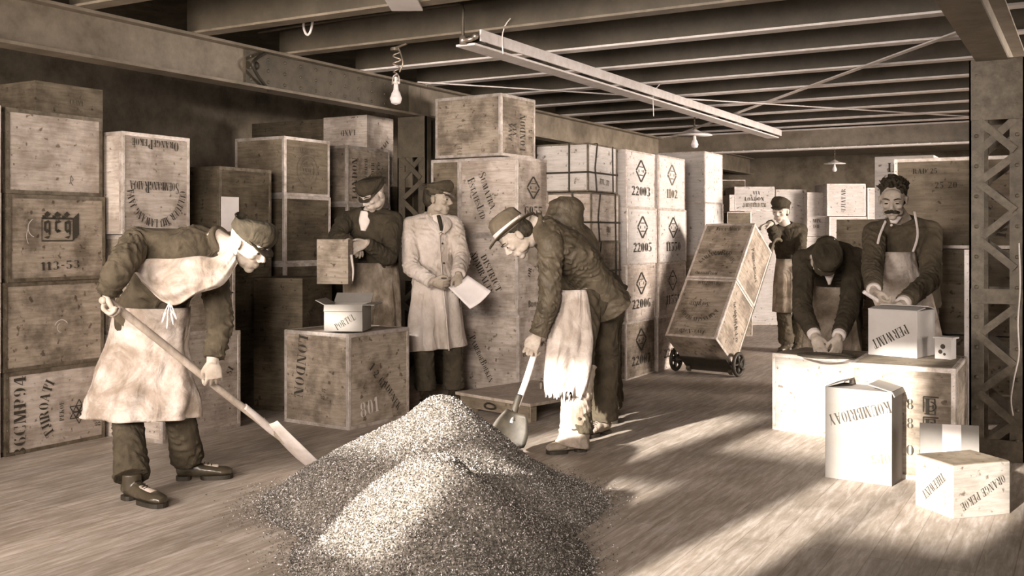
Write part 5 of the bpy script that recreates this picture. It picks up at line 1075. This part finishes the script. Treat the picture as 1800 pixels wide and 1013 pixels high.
# ------------------------------------------------------------------ 3: man in the pale coat
J = dict(pel=C(765, 500, 7.82), chest=C(760, 420, 7.82), neck=C(763, 383, 7.82), head=C(771, 351, 7.76), front=cv(.45, 0, .9), face=cv(.93, -.08, .38), hup=cv(.05, 1, 0),
         shR=C(722, 398, 7.78), elR=C(722, 470, 7.66), wrR=C(760, 496, 7.50), shL=C(796, 396, 7.84), elL=C(812, 455, 7.74), wrL=C(806, 482, 7.52),
         hipR=C(748, 515, 7.8), knR=C(745, 610, 7.75), anR=C(748, 695, 7.8), toeR=C(765, 705, 7.62), hipL=C(785, 515, 7.85), knL=C(795, 610, 7.8), anL=C(798, 695, 7.85), toeL=C(812, 703, 7.7))
for k in ('anR', 'anL'): J[k].z = .10
ps = Person('man in a peaked cap and long pale coat with collar and tie holding a paper', J, .0055)
ps.body('skin_dusk', [dict(w_=J['wrR'], F=cv(.95, -.2, .2), N_=cv(0, .2, -.9), side=1, curl=(45, 50, 30)), dict(w_=J['wrL'], F=cv(.15, -.75, .5), N_=cv(-.3, -.3, -.7), side=-1, curl=(35, 45, 30))])
ps.eyes(); ps.hair('hair'); ps.cap('peaked', 'cap_cloth', dz=.006)
def skirts(b):
    loft(b, [(J['pel']+UP*.06, .165, .13, J['front']), (J['pel']-UP*.08, .190, .155, J['front']), (C(765, 570, 7.80), .215, .175, J['front']), (C(768, 612, 7.80), .232, .19, J['front'])], 90, None, .010, lambda t, th: .020*t*math.sin(th*5+1)+.008*math.sin(th*9)-(.10*max(0, (t-.35)/.65)*math.exp(-((th-1.35)/.17)**2)))
ps.torso('long_coat', 'coat_pale', 1.03, .06, (.012, .12, 17), sl=1.12, st_extra=skirts, vox=.006)
ps.trousers('trouser_dark'); ps.shoes()
fr = J['front']
bm = NB(); tube(bm, [J['neck']+UP*.035+fr*.05+cv(-1, 0, .4)*.05, J['neck']+UP*.03+fr*.068, J['neck']+UP*.035+fr*.05+cv(1, 0, -.4)*.05], .016, 10); loft(bm, [(J['neck']-UP*.11+fr*.138, .012, .010, fr), (J['neck']-UP*.02+fr*.095, .045, .016, fr), (J['neck']+UP*.02+fr*.065, .04, .016, fr)], 16); ps.raw('shirt_collar', bm, 'shirt')
bm = NB(); loft(bm, [(J['neck']-UP*.10+fr*.150, .014, .006, fr), (J['neck']-UP*.02+fr*.115, .018, .008, fr), (J['neck']+UP*.015+fr*.088, .016, .010, fr)], 12); ps.raw('tie', bm, 'tie_dark')
for sx in (-1, 1):
    a = J['neck']+UP*.03+cv(sx*.9, 0, -sx*.4)*.065+fr*.03; b_ = J['neck']-UP*.12+fr*.148+cv(sx, 0, 0)*.015
    bm = NB(); loft(bm, [(a, .022, .008, fr), (lerp(a, b_, .5)+fr*.035+cv(sx, 0, 0)*.02, .036, .008, fr), (b_, .012, .006, fr)], 14); ps.raw('lapel', bm, 'coat_pale')
bm = NB(); tube(bm, [J['neck']-UP*.12+fr*.148, J['chest']+fr*.145, lerp(J['chest'], J['pel'], .5)+fr*.148, J['pel']+fr*.155, C(768, 560, 7.80)+fr*.188, C(771, 612, 7.80)+fr*.205], .006, 8); ps.raw('coat_placket', bm, 'coat_pale')
for k in range(3):
    bm = NB(); blob(bm, lerp(J['chest'], J['pel'], .1+.42*k)+fr*.150+cv(1, 0, -.4)*.02, .008, None, 2); ps.raw('button', bm, 'iron')
q = [C(788, 505, 7.45), C(822, 484, 7.48), C(863, 512, 7.30), C(826, 543, 7.28)]
bm = NB(); nn = (q[1]-q[0]).cross(q[3]-q[0]).normalized()*.003
G = []
for i in range(9):
    row = []
    for j in range(9):
        u, v = i/8, j/8; p = lerp(lerp(q[0], q[1], u), lerp(q[3], q[2], u), v)-nn.normalized()*.02*math.sin(u*math.pi)*(1 if nn.z > 0 else -1); row.append((bm.verts.new(p), bm.verts.new(p+nn)))
    G.append(row)
for i in range(8):
    for j in range(8):
        for k in (0, 1):
            f = (G[i][j][k], G[i+1][j][k], G[i+1][j+1][k], G[i][j+1][k]); bm.faces.new(f if k else f[::-1])
for i in range(8):
    for a, b_ in (((i, 0), (i+1, 0)), ((i+1, 8), (i, 8)), ((0, i+1), (0, i)), ((8, i), (8, i+1))):
        bm.faces.new((G[a[0]][a[1]][0], G[b_[0]][b_[1]][0], G[b_[0]][b_[1]][1], G[a[0]][a[1]][1]))
o_ = q[0].copy(); bm.transform(Matrix.Translation(-o_)); o = obj('paper_sheets', bm, 'paper', None, True); o.location = o_; tag(o, 'slightly curled sheets of paper held by the man in the pale coat', 'paper')

# ------------------------------------------------------------------ 5: man behind the hand truck
J = dict(pel=C(1392, 480, 11.1), chest=C(1388, 425, 11.0), neck=C(1382, 398, 10.95), head=C(1372, 372, 10.85), front=cv(-.5, -.1, .85), face=cv(-.55, -.15, .8), hup=cv(0, 1, .1),
         shR=C(1362, 408, 10.95), elR=C(1362, 416, 10.5), wrR=C(1354, 394, 10.02), shL=C(1408, 405, 10.95), elL=C(1408, 440, 10.8), wrL=C(1402, 462, 10.6),
         hipR=C(1382, 492, 11.1), knR=C(1378, 550, 11.05), anR=C(1382, 600, 11.2), toeR=C(1372, 612, 11.05), hipL=C(1402, 492, 11.1), knL=C(1405, 550, 11.1), anL=C(1402, 595, 11.3), toeL=C(1398, 606, 11.15))
for k in ('anR', 'anL'): J[k].z = .10
ps = Person('man in a flat cap steering the loaded hand truck, one hand on its top chest', J, .0075)
ps.body('skin', [dict(w_=J['wrR'], F=cv(-.9, -.15, .3), N_=cv(0, -1, .1), side=1, curl=(20, 35, 25)), dict(w_=J['wrL'], F=cv(-.3, -.8, .5), N_=cv(-.8, 0, -.2), side=-1, curl=(50, 60, 40))])
ps.eyes(); ps.hair('hair'); ps.cap('flat', 'jacket_dark', dz=.0, tilt=4)
ps.torso('jacket', 'jacket_dark', .98, .05, (.014, .08, 19)); ps.trousers('trouser_dark'); ps.shoes()
ap = sheet([(C(1392, 455, 11.0), RV*.16, cv(-.3, 0, 1)*.15, -90, 90, .003), (C(1393, 500, 11.0), RV*.19, cv(-.3, 0, 1)*.17, -90, 90, .010), (C(1394, 548, 11.0), RV*.21, cv(-.3, 0, 1)*.18, -90, 90, .014)], .006)
ps.raw('apron', ap, 'apron_grey')

# ------------------------------------------------------------------ 6: stooping man at the pale chest
J = dict(pel=C(1470, 530, 7.75), chest=C(1463, 462, 7.42), neck=C(1452, 448, 7.14), head=C(1447, 455, 6.94), front=cv(-.1, -.85, .5), pfront=cv(-.1, -.1, 1), face=cv(-.05, -1, .02), hup=cv(0, .02, 1),
         shR=C(1413, 458, 7.20), elR=C(1410, 545, 6.95), wrR=C(1432, 590, 6.72), shL=C(1502, 454, 7.20), elL=C(1492, 545, 6.95), wrL=C(1474, 592, 6.70),
         hipR=C(1448, 540, 7.75), knR=C(1440, 620, 7.5), anR=C(1445, 690, 7.6), toeR=C(1440, 712, 7.35), hipL=C(1492, 540, 7.75), knL=C(1496, 620, 7.5), anL=C(1500, 690, 7.65), toeL=C(1500, 712, 7.4))
for k in ('anR', 'anL'): J[k].z = .10
ps = Person('man in black stooping with head down, both hands on the pale chest', J, .0065)
ps.body('skin', [dict(w_=J['wrR'], F=cv(.25, -.9, .3), N_=cv(.2, -.1, -.9), side=1, curl=(30, 35, 25)), dict(w_=J['wrL'], F=cv(-.2, -.9, .3), N_=cv(-.2, -.1, -.9), side=-1, curl=(30, 35, 25))])
ps.eyes(); ps.cap('flat', 'jacket_black', dz=-.005, tilt=6, back=.015)
ps.torso('jacket', 'jacket_black', 1.12, .08, (.012, .10, 23), sl=1.15, sfrac=.9); ps.trousers('trouser_dark'); ps.shoes()
for S_ in 'LR':
    bm = NB(); a, b_ = J['el'+S_], J['wr'+S_]; limb(bm, [lerp(a, b_, .82), lerp(a, b_, 1.0)], [.046, .043]); ps.raw('shirt_cuff', bm, 'shirt')
ps.raw('apron', sheet([(C(1458, 500, 7.30), RV*.135, cv(0, -.1, 1)*.14, -75, 75, .003), (C(1458, 530, 7.36), RV*.16, cv(0, 0, 1)*.17, -80, 80, .009), (C(1460, 575, 7.45), RV*.18, cv(0, 0, 1)*.17, -90, 90, .012), (C(1462, 640, 7.55), RV*.22, cv(0, 0, 1)*.18, -95, 95, .018)], .006), 'apron_grey')
bm = NB(); tube(bm, [J['neck']+cv(-1, 0, 0)*.05+J['front']*.07, J['neck']+J['front']*.10+cv(0, -1, .5)*.02, J['neck']+cv(1, 0, 0)*.05+J['front']*.07], .014, 8); loft(bm, [(C(1458, 500, 7.04), .01, .008, cv(0, 0, 1)), (C(1458, 482, 7.0), .035, .012, cv(0, 0, 1))], 12); ps.raw('shirt_collar', bm, 'shirt')

# ------------------------------------------------------------------ 7: moustached man with the hammer
J = dict(pel=C(1598, 510, 6.72), chest=C(1590, 435, 6.68), neck=C(1588, 392, 6.62), head=C(1570, 352, 6.50), front=cv(-.30, -.10, .95), face=cv(-.42, -.32, .85), hup=cv(-.10, .95, .25),
         shR=C(1538, 410, 6.66), elR=C(1533, 472, 6.42), wrR=C(1536, 512, 6.12), shL=C(1634, 408, 6.62), elL=C(1636, 492, 6.42), wrL=C(1585, 535, 6.02),
         hipR=C(1575, 535, 6.72), knR=C(1572, 650, 6.7), anR=C(1575, 745, 6.8), toeR=C(1568, 770, 6.6), hipL=C(1622, 535, 6.72), knL=C(1626, 650, 6.7), anL=C(1628, 745, 6.8), toeL=C(1624, 770, 6.6))
for k in ('anR', 'anL'): J[k].z = .10
ps = Person('bareheaded man with bushy hair and moustache hammering the PERWIMT carton', J, .005)
ps.body('skin', [dict(w_=J['wrR'], F=cv(.15, -.75, .55), N_=cv(.9, .0, -.2), side=1, curl=(60, 75, 45), thumb=35, tc=40), dict(w_=J['wrL'], F=cv(-.75, -.35, .5), N_=cv(-.1, -.9, -.4), side=-1, curl=(25, 35, 25))])
ps.eyes(); ps.hair('hair', 1.0)
Mx, hc = ps.Mx, ps.hc
bm = NB()
for sx in (-1, 1): tube(bm, [hc+Mx @ V3(q) for q in ((0, .100, -.047), (sx*.016, .097, -.049), (sx*.034, .084, -.056), (sx*.046, .070, -.060))], [.009, .013, .011, .005], 10, None, .005)
ps.add('moustache', bm, 'hair', .004, 1)
ps.torso('jacket', 'jacket_umber', 1.05, .12, (.012, .11, 29), sl=1.12, sfrac=.92); MATS_J = None
ps.trousers('trouser_dark'); ps.shoes()
for S_ in 'LR':
    bm = NB(); a, b_ = J['el'+S_], J['wr'+S_]; limb(bm, [lerp(a, b_, .85), lerp(a, b_, .985)], [.045, .043]); ps.raw('shirt_cuff', bm, 'shirt')
fr = J['front']
ps.raw('apron', sheet([(C(1574, 443, 6.62), cv(1, 0, .3)*.115, cv(-.3, 0, 1)*.148, -75, 75, .003), (C(1576, 475, 6.62), cv(1, 0, .3)*.140, cv(-.3, 0, 1)*.158, -80, 75, .006), (C(1590, 520, 6.66), cv(1, 0, .3)*.17, cv(-.3, 0, 1)*.175, -90, 85, .008), (C(1600, 600, 6.70), cv(1, 0, .3)*.20, cv(-.3, 0, 1)*.19, -100, 95, .014)], .006), 'apron_canvas')
for a, m2, b_ in ((C(1541, 440, 6.49), C(1545, 415, 6.50), C(1556, 388, 6.54)), (C(1605, 443, 6.46), C(1612, 412, 6.48), C(1606, 372, 6.54))):
    strap(ps, 'apron_strap', [a, m2+cv(0, 0, 1)*.012, b_+cv(0, 0, 1)*.012], .016, 'tape', cv(0, 0, 1))
bm = NB(); blob(bm, C(1567, 396, 6.47), .009, None, 2); ps.raw('collar_button', bm, 'tape')
bm = NB(); loft(bm, [(C(1571, 393, 6.50), .02, .012, fr), (C(1573, 380, 6.50), .045, .02, fr)], 14); ps.raw('shirt_collar', bm, 'shirt')
h0 = C(1508, 533, 6.0); h1 = C(1552, 558, 6.02)
h0 = J['wrR']+cv(.05, -.75, .5)*.085+cv(.9, 0, -.2)*.03
r = empty('hammer', h0, None, 'short hammer in the moustached man\'s fist over the carton', 'hammer')
ax_ = cv(-.75, .42, .35)
bm = NB(); tube(bm, [ax_*-.10, ax_*.16], .012, 10); obj('handle', bm, 'handle_pale', r, True)
bm = NB(); hx = cv(.4, .8, 0); tube(bm, [ax_*-.10-hx*.05, ax_*-.10+hx*.05], .016, 12); obj('hammer_head', bm, 'iron', r, True)
